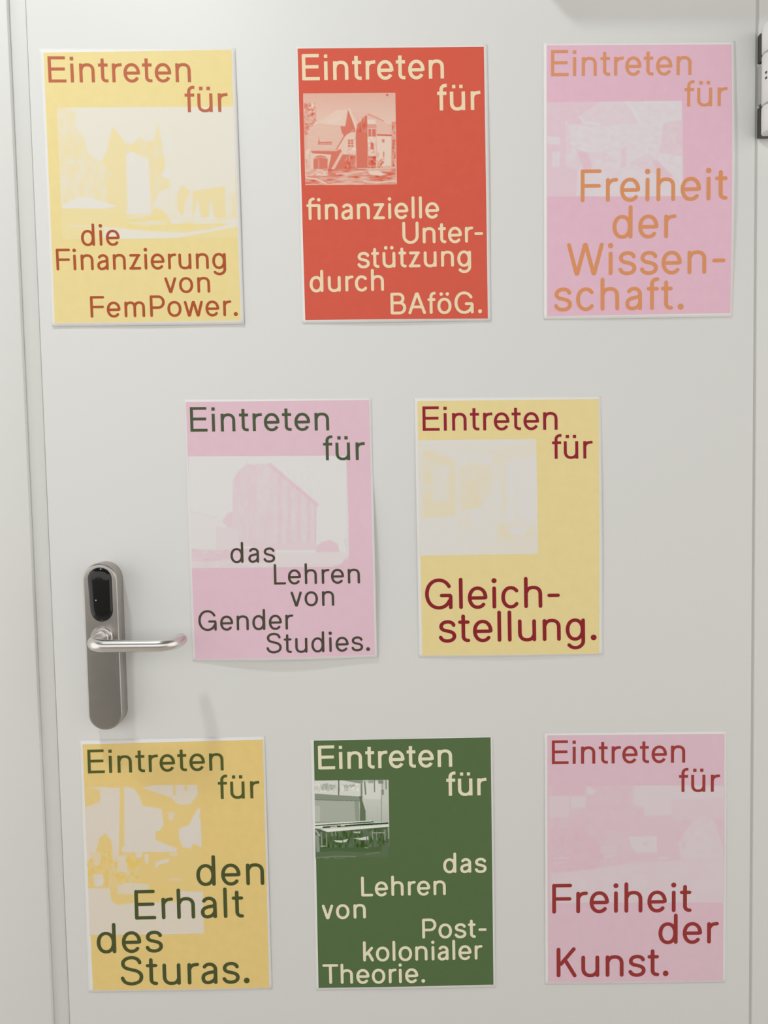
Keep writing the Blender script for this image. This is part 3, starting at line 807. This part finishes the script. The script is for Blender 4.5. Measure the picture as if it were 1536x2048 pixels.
   ('l', 0.95, 1.25, [(141.0, 56.9), (140.6, 102.3)]),
   ('n', 50.0, 11.0, 141.8, 102.3, 3.74, 8.72, 0.22),
   ('p', 0.12, [(0.3, 62.6), (29.2, 69.7), (37.8, 73.6), (48.1, 63.6), (46.6, 105.1), (0.6, 104.6)]),
   ('l', 0.4, 1.25, [(0.3, 62.2), (29.2, 69.2)]),
   ('l', 0.5, 1.5, [(28.8, 81.0), (53.7, 82.8)]),
   ('l', 0.5, 1.25, [(28.4, 93.6), (53.2, 95.3)]),
   ('p', 0.35, [(28.8, 81.0), (53.7, 82.8), (52.9, 105.2), (27.9, 104.9)]),
   ('p', 0.65, [(35.9, 73.6), (41.8, 64.8), (48.2, 62.4), (47.5, 81.2), (42.5, 81.2)]),
   ('p', 0.75, [(0.6, 104.6), (24.2, 106.1), (45.4, 105.1), (67.9, 104.1), (95.3, 106.9), (94.6, 127.1), (-0.2, 126.0)]),
   ('p', 0.4, [(0.0, 119.1), (44.9, 117.7), (92.4, 119.5), (177.6, 122.9), (177.4, 128.5), (-0.2, 126.5)]),
   ('p', 0.6, [(68.1, 99.0), (141.9, 99.8), (141.6, 107.4), (67.8, 106.6)]),
   ('p', 0.85, [(141.1, 103.6), (148.2, 98.0), (157.1, 95.9), (165.7, 100.0), (167.9, 110.8), (140.9, 110.5)]),
   ('p', 0.3, [(96.4, 110.0), (173.0, 109.6), (176.5, 117.8), (167.5, 122.8), (95.9, 125.8)]),
   ('p', 1, [(173.3, 117.8), (177.8, 115.3), (177.4, 128.5), (154.8, 128.2), (170.0, 122.8)]),
   ('l', 0.6, 1.25, [(173.4, 95.1), (175.9, 103.9)]),
   ('n', 0.6, 104.6, 94.6, 125.8, 7.48, 2.49, 0.4),
   ('l', 0.5, 1.0, [(179.2, 1.9), (176.0, 119.1)]),
  ],
  'lines': [('Eintreten', 5.4, 161.8, 36.1, 27.5), ('für', 154.3, 201.4, 69.8, 27.5), ('das', 46.2, 96.6, 185.0, 23.4), ('Lehren', 94.8, 192.7, 210.5, 23.4), ('von', 112.7, 162.8, 235.8, 23.4), ('Gender', 7.7, 115.7, 261.9, 23.4), ('Studies.', 84.4, 202.1, 288.7, 23.4)],
 },
 {
  'label': 'yellow poster with dark red lettering, right one of the middle row',
  'corners': [(0.04549, 0.083), (0.2538, 0.08085), (0.25484, -0.21183), (0.04546, -0.21055)],
  'lift': {'bottom': 0.0016, 'right': 0.0016, 'left': 0.001, 'corner': 0.0006},
  'field': [(2.9, 4.1), (207.7, 3.3), (206.1, 295.4), (3.7, 294.7)],
  'field_label': 'yellow printed ground',
  'pic_label': 'pale yellow photo of a bright interior',
  'ink_name': 'dark red',
  'weight': (0.122, 0.122),
  'field_color': (0.92, 0.773, 0.37),
  'pic_light': (0.85, 0.84, 0.83),
  'pic_ink': (0.9, 0.8, 0.54),
  'head_color': (0.33, 0.02, 0.04),
  'body_color': (0.3, 0.02, 0.03),
  'pic_quad': [(2.7, 48.3), (136.5, 47.4), (137.6, 178.8), (2.0, 179.5)],
  'pic_rect': (0.0, 0.0, 134.7, 131.3),
  'cell': 0.7,
  'soft': 7,
  'ops': [
   ('p', 0.2, [(0.8, -1.2), (136.1, 1.0), (133.7, 133.2), (-0.8, 130.8)]),
   ('p', 0.55, [(6.4, 13.5), (42.6, 24.7), (41.8, 86.0), (6.4, 88.3), (5.2, 28.0)]),
   ('p', 0.75, [(6.4, 10.6), (17.9, 12.2), (41.7, 23.7), (41.6, 28.1), (13.0, 21.3), (6.3, 17.3)]),
   ('p', 0.28, [(16.2, 28.2), (33.9, 28.4), (32.9, 69.0), (16.2, 69.7)]),
   ('p', 0.7, [(33.8, 37.1), (42.6, 37.3), (42.0, 82.6), (33.2, 82.5)]),
   ('p', 0.7, [(6.6, 36.7), (16.1, 36.9), (16.0, 49.9), (6.4, 49.7)]),
   ('p', 0.3, [(4.0, 50.2), (15.5, 50.4), (15.4, 55.2), (3.9, 55.0)]),
   ('p', 0.7, [(5.4, 56.9), (15.9, 57.1), (15.5, 87.0), (5.0, 86.8)]),
   ('p', 0.75, [(15.2, 71.6), (33.4, 70.0), (41.9, 77.8), (41.8, 86.5), (16.0, 87.0)]),
   ('p', 0.55, [(47.3, 30.6), (60.8, 28.4), (84.3, 28.8), (83.3, 57.3), (69.6, 77.3), (46.6, 79.8)]),
   ('p', 0.65, [(50.9, 47.1), (70.1, 47.4), (69.6, 76.3), (54.3, 79.0)]),
   ('p', 0.8, [(65.1, 62.8), (69.8, 62.9), (69.6, 76.3), (64.9, 76.3)]),
   ('p', 0.5, [(70.1, 47.4), (83.5, 47.6), (83.3, 59.2), (69.9, 60.9)]),
   ('p', 0.38, [(83.1, 12.8), (135.2, 2.0), (134.8, 19.4), (106.9, 20.9), (99.1, 32.4), (97.3, 82.6), (94.4, 82.5), (93.4, 29.4), (83.8, 29.3)]),
   ('p', 0.08, [(100.6, 29.5), (107.8, 25.8), (134.8, 20.4), (133.5, 94.8), (101.0, 92.3)]),
   ('l', 0.28, 2.5, [(112.1, 29.2), (111.4, 95.4)]),
   ('l', 0.12, 1.92, [(105.3, 34.4), (104.5, 82.7)]),
   ('p', 0.6, [(94.8, 57.5), (100.4, 65.3), (99.3, 74.9), (94.5, 78.7)]),
   ('p', 0.15, [(87.7, 56.4), (92.0, 56.5), (91.7, 74.8), (87.4, 74.7)]),
   ('p', 0.14, [(1.6, 89.6), (59.9, 84.8), (88.6, 84.4), (89.8, 128.6), (1.2, 129.4)]),
   ('p', 0.28, [(42.7, 87.4), (59.9, 85.8), (59.7, 101.2), (42.5, 100.9)]),
   ('p', 0.32, [(86.6, 93.0), (132.5, 96.7), (132.3, 130.3), (68.8, 129.2), (69.0, 121.5), (86.2, 118.9)]),
   ('p', 0.75, [(91.4, 93.1), (96.1, 98.0), (103.5, 109.6), (103.9, 115.4), (96.8, 114.8), (91.2, 105.6)]),
   ('p', 0.5, [(87.4, 99.8), (92.2, 99.8), (92.1, 110.4), (87.3, 110.3)]),
   ('p', 0.65, [(117.9, 110.9), (125.7, 101.4), (127.6, 103.3), (126.5, 111.5)]),
   ('p', 0.1, [(101.8, 101.9), (120.0, 100.3), (119.8, 108.0), (104.5, 107.7)]),
   ('n', 2.6, 8.6, 98.2, 88.4, 5.76, 5.76, 0.22),
   ('n', 1.7, 86.7, 132.3, 131.3, 7.68, 5.76, 0.14),
  ],
  'lines': [('Eintreten', 8.4, 160.9, 37.6, 27.5), ('für', 154.3, 200.0, 70.6, 27.5), ('Gleich-', 7.9, 161.3, 241.1, 34.9), ('stellung.', 22.8, 202.9, 279.6, 34.9)],
 },
 {
  'label': 'yellow poster with dark green lettering, bottom left of the white door under the lock',
  'corners': [(-0.34177, -0.29739), (-0.13211, -0.29725), (-0.13193, -0.59614), (-0.34378, -0.59466)],
  'lift': {'bottom': 0.0008, 'right': 0.0008, 'left': 0.0008, 'corner': 0.0004},
  'field': [(2.9, 4.5), (207.9, 3.9), (207.2, 294.9), (5.1, 294.2)],
  'field_label': 'yellow printed ground',
  'pic_label': 'yellow duotone photo of an outdoor gathering under a sail and parasol',
  'ink_name': 'dark green',
  'weight': (0.122, 0.12),
  'field_color': (0.92, 0.69, 0.26),
  'pic_light': (0.84, 0.8, 0.77),
  'pic_ink': (0.92, 0.7, 0.28),
  'head_color': (0.1, 0.125, 0.03),
  'body_color': (0.085, 0.105, 0.035),
  'pic_quad': [(4.2, 52.1), (134.5, 53.2), (134.5, 228.9), (3.5, 229.0)],
  'pic_rect': (0.0, 0.0, 130.6, 176.3),
  'cell': 0.6,
  'soft': 4,
  'ops': [
   ('p', 1, [(-0.7, -2.2), (137.4, -0.1), (132.0, 179.4), (-5.9, 176.2)]),
   ('p', 0.2, [(3.5, 2.8), (18.4, 2.1), (39.6, 3.4), (35.5, 89.8), (30.3, 89.7), (28.1, 63.8), (21.6, 55.8), (14.7, 61.6), (10.5, 75.4), (6.4, 83.3), (0.5, 88.1), (-0.6, 25.6), (16.9, 18.9), (17.4, 5.0)]),
   ('p', 0.16, [(44.4, 3.5), (48.3, 2.5), (55.9, 5.6), (61.4, 13.7), (65.0, 24.7), (86.1, 28.5), (88.0, 47.0), (83.4, 53.9), (78.6, 54.8), (78.3, 64.7), (92.6, 71.5), (102.7, 75.1), (101.1, 79.3), (40.2, 78.4), (39.4, 74.0), (42.4, 71.0)]),
   ('p', 0.22, [(65.6, 3.8), (77.3, 1.0), (127.7, 1.3), (127.8, 12.7), (120.2, 22.6), (111.5, 24.4), (102.8, 22.3), (98.1, 15.8), (86.6, 11.6)]),
   ('p', 0.85, [(100.0, 0.8), (103.4, 0.9), (103.1, 13.3), (99.7, 13.3)]),
   ('p', 0.85, [(113.1, 0.5), (117.0, 0.6), (116.8, 8.1), (112.9, 8.0)]),
   ('l', 0.5, 0.97, [(111.5, 6.5), (111.0, 23.4)]),
   ('p', 0.4, [(93.7, 33.1), (102.5, 33.3), (98.3, 42.2), (94.4, 42.1)]),
   ('p', 0.12, [(105.3, 52.3), (117.5, 47.5), (121.7, 38.6), (127.8, 28.7), (131.2, 29.8), (128.5, 37.7), (132.1, 48.7), (131.3, 74.7), (121.7, 69.5), (117.7, 75.4), (109.0, 74.2), (105.4, 64.2)]),
   ('p', 0.97, [(39.4, 0.4), (44.7, 0.5), (42.5, 72.0), (37.3, 71.9)]),
   ('p', 0.45, [(1.7, 78.2), (16.1, 78.5), (14.7, 93.4), (9.0, 93.2)]),
   ('p', 0.45, [(27.7, 78.7), (34.4, 78.8), (34.1, 89.8), (28.4, 87.7)]),
   ('p', 0.45, [(34.3, 83.8), (44.0, 82.0), (45.3, 101.9), (33.7, 101.7)]),
   ('p', 0.2, [(65.2, 81.4), (70.0, 81.5), (68.7, 92.9), (65.9, 91.4)]),
   ('p', 0.2, [(54.7, 79.2), (63.3, 79.4), (61.2, 85.3), (55.5, 84.2)]),
   ('p', 0.2, [(76.3, 98.5), (78.5, 90.6), (92.1, 86.9), (93.5, 90.9), (82.2, 93.7)]),
   ('p', 0.3, [(6.7, 104.1), (17.8, 103.3), (17.4, 117.2), (7.3, 118.0)]),
   ('p', 0.35, [(33.3, 117.5), (50.7, 113.9), (69.0, 117.3), (67.8, 123.2), (53.2, 127.9), (33.0, 127.5)]),
   ('p', 0.5, [(93.3, 79.9), (104.0, 80.1), (101.9, 84.1), (94.2, 83.9)]),
   ('p', 0.6, [(92.4, 110.8), (105.0, 111.0), (104.9, 113.5), (92.3, 113.3)]),
   ('n', -0.2, 77.2, 58.3, 119.0, 3.67, 3.86, 0.55),
   ('p', 0.22, [(-2.4, 119.8), (24.5, 120.3), (26.0, 135.3), (31.6, 140.3), (52.9, 138.3), (72.2, 138.2), (99.3, 138.8), (102.6, 125.9), (131.8, 127.0), (130.3, 177.9), (-4.0, 174.9)]),
   ('n', -2.4, 119.8, 130.3, 177.9, 11.59, 11.59, 0.08),
   ('n', 2.1, -0.2, 36.8, 64.0, 5.8, 7.73, 0.14),
  ],
  'lines': [('Eintreten', 7.9, 162.4, 38.2, 27.5), ('für', 155.2, 202.3, 71.4, 27.5), ('den', 127.2, 205.1, 172.6, 34.9), ('Erhalt', 55.7, 180.4, 210.9, 34.9), ('des', 11.2, 86.3, 249.9, 34.9), ('Sturas.', 36.8, 184.8, 288.8, 34.9)],
 },
 {
  'label': 'dark green poster with cream lettering, bottom middle of the white door',
  'corners': [(-0.08006, -0.30289), (0.1282, -0.30337), (0.12817, -0.60159), (-0.08053, -0.59933)],
  'lift': {'bottom': 0.0008, 'right': 0.0008, 'left': 0.0, 'corner': 0.0004},
  'field': [(3.7, 0.8), (207.6, 1.3), (207.5, 293.1), (2.7, 293.9)],
  'field_label': 'dark green printed ground',
  'pic_label': 'green duotone photo of a seminar room with tables',
  'ink_name': 'cream',
  'weight': (0.142, 0.143),
  'field_color': (0.101, 0.176, 0.065),
  'pic_light': (0.86, 0.88, 0.82),
  'pic_ink': (0.085, 0.15, 0.055),
  'head_color': (0.93, 0.87, 0.64),
  'body_color': (0.93, 0.87, 0.64),
  'pic_quad': [(3.5, 47.5), (89.0, 48.1), (88.6, 139.3), (2.8, 139.3)],
  'pic_rect': (0.0, 0.0, 85.7, 91.5),
  'cell': 0.42,
  'soft': 2,
  'ops': [
   ('p', 0.25, [(0.1, -1.0), (86.7, 0.1), (85.4, 92.8), (-1.3, 91.2)]),
   ('p', 0.06, [(0.1, 0.0), (28.2, 0.0), (53.2, 3.3), (54.6, 18.9), (-0.1, 14.6)]),
   ('n', 6.5, 3.0, 24.8, 13.0, 2.18, 2.56, 0.0),
   ('p', 0.4, [(7.1, 5.0), (14.1, 3.1), (23.7, 5.5), (23.6, 9.4), (15.9, 12.5), (7.6, 10.5)]),
   ('n', 0.7, 2.9, 25.5, 13.0, 1.41, 1.54, 0.55),
   ('p', 0.35, [(33.9, 5.3), (39.0, 5.4), (38.9, 12.5), (33.8, 12.5)]),
   ('p', 0.5, [(39.0, 4.7), (47.4, 5.8), (42.2, 9.3)]),
   ('n', 30.7, 4.0, 51.1, 13.3, 1.67, 1.67, 0.45),
   ('p', 0.0, [(-0.1, 13.8), (28.0, 16.0), (53.6, 18.3), (53.6, 19.6), (-0.1, 14.9)]),
   ('p', 0.95, [(27.3, -0.3), (28.9, -0.3), (28.6, 17.7), (27.1, 17.7)]),
   ('p', 0.7, [(30.8, -0.3), (56.1, 0.1), (55.7, 3.3), (51.2, 3.9)]),
   ('p', 0.72, [(-0.1, 15.1), (52.3, 19.2), (52.2, 24.7), (-0.2, 22.4)]),
   ('l', 0.9, 0.77, [(-0.2, 22.4), (51.6, 24.4)]),
   ('p', 0.48, [(-0.2, 22.7), (51.9, 24.9), (51.6, 48.2), (-0.6, 48.3)]),
   ('p', 0.66, [(45.8, 24.9), (51.9, 24.9), (51.6, 47.9), (46.8, 47.8)]),
   ('p', 0.36, [(-0.0, 29.5), (6.1, 29.6), (5.8, 47.8), (-0.3, 47.7)]),
   ('l', 0.1, 0.64, [(51.9, 25.1), (51.6, 47.9)]),
   ('p', 0.2, [(55.7, 3.6), (86.2, 0.5), (85.5, 50.7), (58.9, 49.3), (56.1, 25.1)]),
   ('g', 58.7, 24.5, 85.5, 50.4, 0.2, 0.36),
   ('p', 0.05, [(55.8, 3.0), (77.6, 1.3), (77.3, 22.8), (61.9, 22.6), (56.1, 21.2)]),
   ('p', 0.92, [(51.3, 18.9), (55.2, 18.6), (54.8, 23.2), (58.5, 35.6), (58.6, 48.6), (51.6, 48.5), (52.2, 25.1)]),
   ('p', 0.8, [(53.3, 3.6), (55.1, 3.6), (54.9, 18.6), (53.1, 18.6)]),
   ('l', 0.85, 1.67, [(58.0, 2.4), (59.0, 16.7)]),
   ('l', 0.85, 1.28, [(69.2, -0.1), (69.4, 13.9)]),
   ('l', 0.85, 1.15, [(82.7, 0.4), (82.8, 10.8)]),
   ('p', 0.75, [(77.2, 11.2), (80.1, 11.3), (80.0, 17.8), (77.1, 17.7)]),
   ('l', 0.55, 1.54, [(78.2, 5.2), (78.2, 11.2)]),
   ('l', 0.65, 1.03, [(77.3, 17.6), (76.8, 49.6)]),
   ('l', 0.35, 0.77, [(72.1, 31.9), (71.8, 48.8)]),
   ('p', 0.55, [(62.2, 0.2), (68.0, 0.2), (68.0, 3.8), (62.2, 3.7)]),
   ('p', 0.75, [(73.8, 0.3), (79.6, 0.4), (79.5, 4.6), (73.7, 4.5)]),
   ('p', 0.62, [(-0.6, 48.3), (64.8, 47.7), (67.9, 49.4), (67.9, 52.7), (-0.7, 55.5)]),
   ('l', -0.05, 1.8, [(-0.3, 51.0), (64.7, 48.6)]),
   ('l', 1.1, 1.28, [(-0.4, 52.7), (67.3, 49.3)]),
   ('l', -0.1, 1.92, [(-0.4, 54.5), (39.0, 52.2), (85.3, 50.5)]),
   ('l', 1.15, 1.92, [(9.5, 54.8), (58.3, 52.2), (85.3, 51.1)]),
   ('l', 0.0, 0.9, [(30.0, 53.4), (33.8, 53.2)]),
   ('l', 0.1, 1.03, [(17.8, 54.8), (24.9, 54.3)]),
   ('p', -0.1, [(6.6, 57.2), (85.4, 52.6), (85.4, 55.3), (14.5, 60.3)]),
   ('p', 1.0, [(-0.7, 55.8), (6.6, 57.2), (13.9, 60.4), (85.4, 55.3), (85.4, 92.2), (-0.3, 91.2)]),
   ('n', -0.1, 58.1, 84.9, 79.1, 2.56, 7.05, 0.18),
   ('p', 0.15, [(20.8, 70.1), (29.7, 70.6), (38.1, 69.0), (35.5, 72.5), (29.7, 73.2), (23.9, 72.3)]),
   ('p', 0.12, [(43.9, 68.2), (51.6, 68.1), (61.3, 66.1), (61.5, 70.3), (52.8, 70.4)]),
   ('p', 0.3, [(42.7, 60.7), (52.4, 60.2), (51.7, 62.7), (46.5, 62.2)]),
   ('l', 1.0, 0.9, [(31.7, 69.0), (31.9, 73.6)]),
   ('l', 1.0, 0.9, [(49.8, 59.6), (49.7, 63.5)]),
   ('l', 1, 0.9, [(59.3, 66.2), (59.6, 70.5)]),
   ('l', 0.45, 0.9, [(65.8, 62.1), (80.3, 62.4)]),
   ('l', 0.55, 0.9, [(65.9, 59.8), (66.4, 69.6)]),
   ('l', 0.55, 0.9, [(80.7, 58.8), (80.5, 71.2)]),
   ('l', 0.6, 0.77, [(71.0, 62.5), (71.2, 71.0)]),
   ('l', 0.45, 1.03, [(84.6, 56.9), (84.7, 69.3)]),
   ('l', 0.5, 1.92, [(1.1, 58.7), (4.9, 64.0)]),
   ('l', 0.65, 1.28, [(6.9, 60.8), (7.6, 77.7)]),
   ('l', 0.72, 1.28, [(12.9, 62.2), (13.0, 77.1)]),
   ('l', 0.6, 0.9, [(19.0, 60.3), (19.6, 64.9)]),
   ('l', 0.6, 0.9, [(23.5, 60.4), (24.1, 65.0)]),
   ('l', 0.68, 3.85, [(2.3, 65.2), (3.2, 89.3)]),
   ('l', 0.55, 1.54, [(6.6, 77.0), (11.1, 77.1)]),
   ('p', 0.955, [(0.1, 84.0), (25.7, 82.6), (51.3, 85.0), (85.0, 84.3), (85.1, 91.5), (0.0, 90.9)]),
   ('l', 0.84, 1.41, [(0.0, 90.4), (25.6, 89.1), (46.1, 90.0)]),
   ('l', 0.88, 1.67, [(57.7, 87.7), (73.9, 85.4)]),
   ('p', 0.955, [(76.6, 77.6), (84.9, 77.8), (84.8, 88.2), (76.4, 88.1)]),
   ('l', 0.6, 0.77, [(57.2, 79.2), (61.1, 80.0)]),
   ('l', 0.15, 0.77, [(85.7, 0.5), (85.3, 55.6)]),
  ],
  'lines': [('Eintreten', 8.5, 162.7, 34.4, 27.5), ('für', 155.7, 202.1, 68.3, 27.5), ('das', 150.8, 200.5, 159.0, 23.4), ('Lehren', 55.0, 153.1, 185.0, 23.4), ('von', 8.3, 59.6, 211.2, 23.4), ('Post-', 125.1, 200.1, 236.3, 23.4), ('kolonialer', 55.7, 195.0, 262.5, 23.4), ('Theorie.', 7.9, 127.5, 288.9, 23.4)],
 },
 {
  'label': 'pink poster with dark red lettering, bottom right of the white door',
  'corners': [(0.18768, -0.30117), (0.39735, -0.30352), (0.39717, -0.60298), (0.18619, -0.59981)],
  'lift': {'bottom': 0.0006, 'right': 0.0008, 'left': 0.0003, 'corner': 0.0003},
  'field': [(3.0, 2.6), (207.5, 3.4), (207.1, 294.3), (3.1, 294.1)],
  'field_label': 'pink printed ground',
  'pic_label': 'faint pink photo of a garden with a small sign',
  'ink_name': 'dark red',
  'weight': (0.125, 0.128),
  'field_color': (0.845, 0.6, 0.7),
  'pic_light': (0.83, 0.8, 0.82),
  'pic_ink': (0.845, 0.6, 0.69),
  'head_color': (0.4, 0.055, 0.05),
  'body_color': (0.36, 0.045, 0.043),
  'pic_quad': [(4.1, 61.3), (207.7, 62.7), (207.9, 201.3), (4.3, 199.8)],
  'pic_rect': (0.0, 0.0, 203.6, 138.6),
  'cell': 0.8,
  'soft': 8,
  'ops': [
   ('p', 0.78, [(0.3, -1.1), (203.3, -0.0), (203.9, 138.9), (-0.3, 137.9)]),
   ('n', 0.3, -1.1, 107.4, 92.9, 9.73, 8.34, 0.14),
   ('p', 0.35, [(99.1, 0.5), (203.3, 2.3), (203.4, 15.5), (142.2, 17.3), (142.2, 35.0), (111.6, 36.2), (110.2, 26.3), (97.7, 22.0)]),
   ('p', 0.6, [(142.2, 17.3), (203.4, 15.5), (203.5, 40.9), (142.2, 40.6)]),
   ('p', 0.35, [(26.0, 13.1), (42.7, 12.5), (42.7, 25.9), (26.6, 26.6)]),
   ('p', 0.3, [(44.1, 0.2), (55.9, 6.2), (49.0, 11.1), (44.1, 9.0)]),
   ('p', 1, [(4.5, 0.0), (43.4, 0.2), (40.6, 10.4), (4.4, 11.6)]),
   ('p', 0.5, [(0.9, 11.6), (23.9, 11.7), (23.8, 37.1), (0.8, 37.0)]),
   ('p', 0.95, [(2.9, 49.8), (37.7, 50.0), (65.6, 72.8), (62.8, 91.2), (48.8, 101.1), (2.7, 100.9)]),
   ('n', 2.9, 49.8, 85.1, 101.3, 8.34, 6.95, 0.2),
   ('p', 0.28, [(92.1, 60.2), (125.5, 59.6), (125.3, 78.8), (101.8, 79.2), (96.3, 72.9)]),
   ('p', 0.6, [(108.8, 66.2), (116.1, 65.7), (115.1, 70.9), (109.5, 71.3)]),
   ('p', 0.6, [(60.0, 69.9), (79.5, 70.0), (79.5, 79.9), (60.0, 79.8)]),
   ('p', 0.4, [(160.3, 50.6), (177.0, 35.1), (190.9, 40.9), (200.8, 67.8), (202.5, 86.3), (153.5, 87.7), (150.6, 67.6)]),
   ('n', 147.8, 33.6, 202.3, 87.7, 8.34, 6.95, 0.2),
   ('p', 0.7, [(153.4, 66.2), (159.0, 66.2), (158.3, 74.7), (153.4, 73.9)]),
   ('p', 0.45, [(50.2, 98.3), (93.5, 91.4), (203.1, 86.3), (203.3, 138.6), (2.5, 137.6), (2.7, 103.0)]),
   ('n', 4.1, 90.9, 202.5, 138.2, 15.3, 8.34, 0.14),
   ('l', 0.5, 1.95, [(6.9, 85.0), (22.3, 84.5)]),
   ('l', 0.5, 1.67, [(6.9, 90.9), (20.9, 89.6)]),
   ('l', 0.35, 2.5, [(65.6, 83.0), (75.6, 82.2)]),
   ('l', 0.35, 1.95, [(128.3, 85.6), (138.1, 85.2)]),
   ('p', 0.35, [(33.4, 113.8), (43.2, 111.0), (43.1, 121.0), (34.7, 122.4)]),
   ('l', 0.75, 1.11, [(96.3, 101.3), (114.4, 103.6)]),
   ('l', 0.3, 1.11, [(107.4, 0.6), (201.9, 2.0)]),
  ],
  'lines': [('Eintreten', 8.3, 162.1, 36.1, 27.5), ('für', 155.1, 202.3, 70.4, 27.5), ('Freiheit', 8.2, 169.9, 211.6, 34.9), ('der', 131.7, 201.7, 249.4, 34.9), ('Kunst.', 13.2, 143.4, 287.7, 34.9)],
 },
]

def build_poster(P):
    cn = np.array(P['corners'])                       # sheet corners on the door: x, height above the lens
    cen = cn.mean(0)
    root = thing('poster', P['label'], 'poster', (float(cen[0]), 0.0, float(cen[1] + EYE)), 'posters taped to the white door')
    L = P['lift']
    def lift(s, t):
        z = 0.00035 + 0 * s
        z = z + L['bottom'] * np.clip((t - 0.55) / 0.45, 0, 1) ** 2 * np.sin(PI * np.clip(s, 0, 1)) ** 1.2
        z = z + L['right'] * np.clip((s - 0.6) / 0.4, 0, 1) ** 2 * np.sin(PI * np.clip((t - L.get('r0', 0)) / (1 - L.get('r0', 0)), 0, 1)) ** 1.2
        z = z + L['left'] * np.clip((0.35 - s) / 0.35, 0, 1) ** 2 * np.sin(PI * np.clip(t, 0, 1)) ** 1.2
        z = z + L['corner'] * np.clip((t - 0.7) / 0.3, 0, 1) ** 2 * np.clip((s - 0.6) / 0.4, 0, 1) ** 2
        z = z + L.get('blcorner', 0) * np.clip((t - 0.8) / 0.2, 0, 1) ** 2 * np.clip((0.35 - s) / 0.35, 0, 1) ** 2
        return z
    def put(u, v, off):
        s, t = u / 210.0, v / 297.0
        x = (cn[0][0] * (1 - s) + cn[1][0] * s) * (1 - t) + (cn[3][0] * (1 - s) + cn[2][0] * s) * t
        z = (cn[0][1] * (1 - s) + cn[1][1] * s) * (1 - t) + (cn[3][1] * (1 - s) + cn[2][1] * s) * t
        return (x - cen[0], -(lift(s, t) + off), z - cen[1])
    # the sheet: front, back and rim as one closed skin
    sh = patch('paper_sheet', [(0, 0), (210, 0), (210, 297), (0, 297)], 42, 60, put, 0.0001, M_PAPER, root)
    md = sh.modifiers.new('thickness', 'SOLIDIFY'); md.thickness = 0.00014; md.offset = -1
    ink = material('poster_ink', P['field_color'] + (1,), 0.6, 0.3, grain=(90, 0.02))
    fl = patch('printed_background', P['field'], 40, 56, put, 0.00016, ink, root)
    fl['label'] = P['field_label']
    rect = P['pic_rect']
    nx, ny, tone = paint(rect, P['cell'], P['ops'], P['soft'])
    pm = print_material('poster_picture', P['pic_light'] + (1,), P['pic_ink'] + (1,))
    pc = patch('printed_picture', P['pic_quad'], nx, ny, put, 0.00022, pm, root, tone)
    pc['label'] = P['pic_label']
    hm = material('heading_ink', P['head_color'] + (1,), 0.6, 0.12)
    bmx = material('text_ink', P['body_color'] + (1,), 0.6, 0.12)
    for k, (txt, xa, xb, base, size) in enumerate(P['lines']):
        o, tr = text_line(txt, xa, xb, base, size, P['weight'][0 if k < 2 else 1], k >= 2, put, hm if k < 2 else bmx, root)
        if DEBUG: print('TRACK', txt, round(tr, 3))
        o['label'] = P['ink_name'] + (' heading' if k < 2 else '') + ' lettering "' + txt.replace('\ufb01', 'fi') + '"'

DEBUG = False
for P in POSTERS:
    build_poster(P)
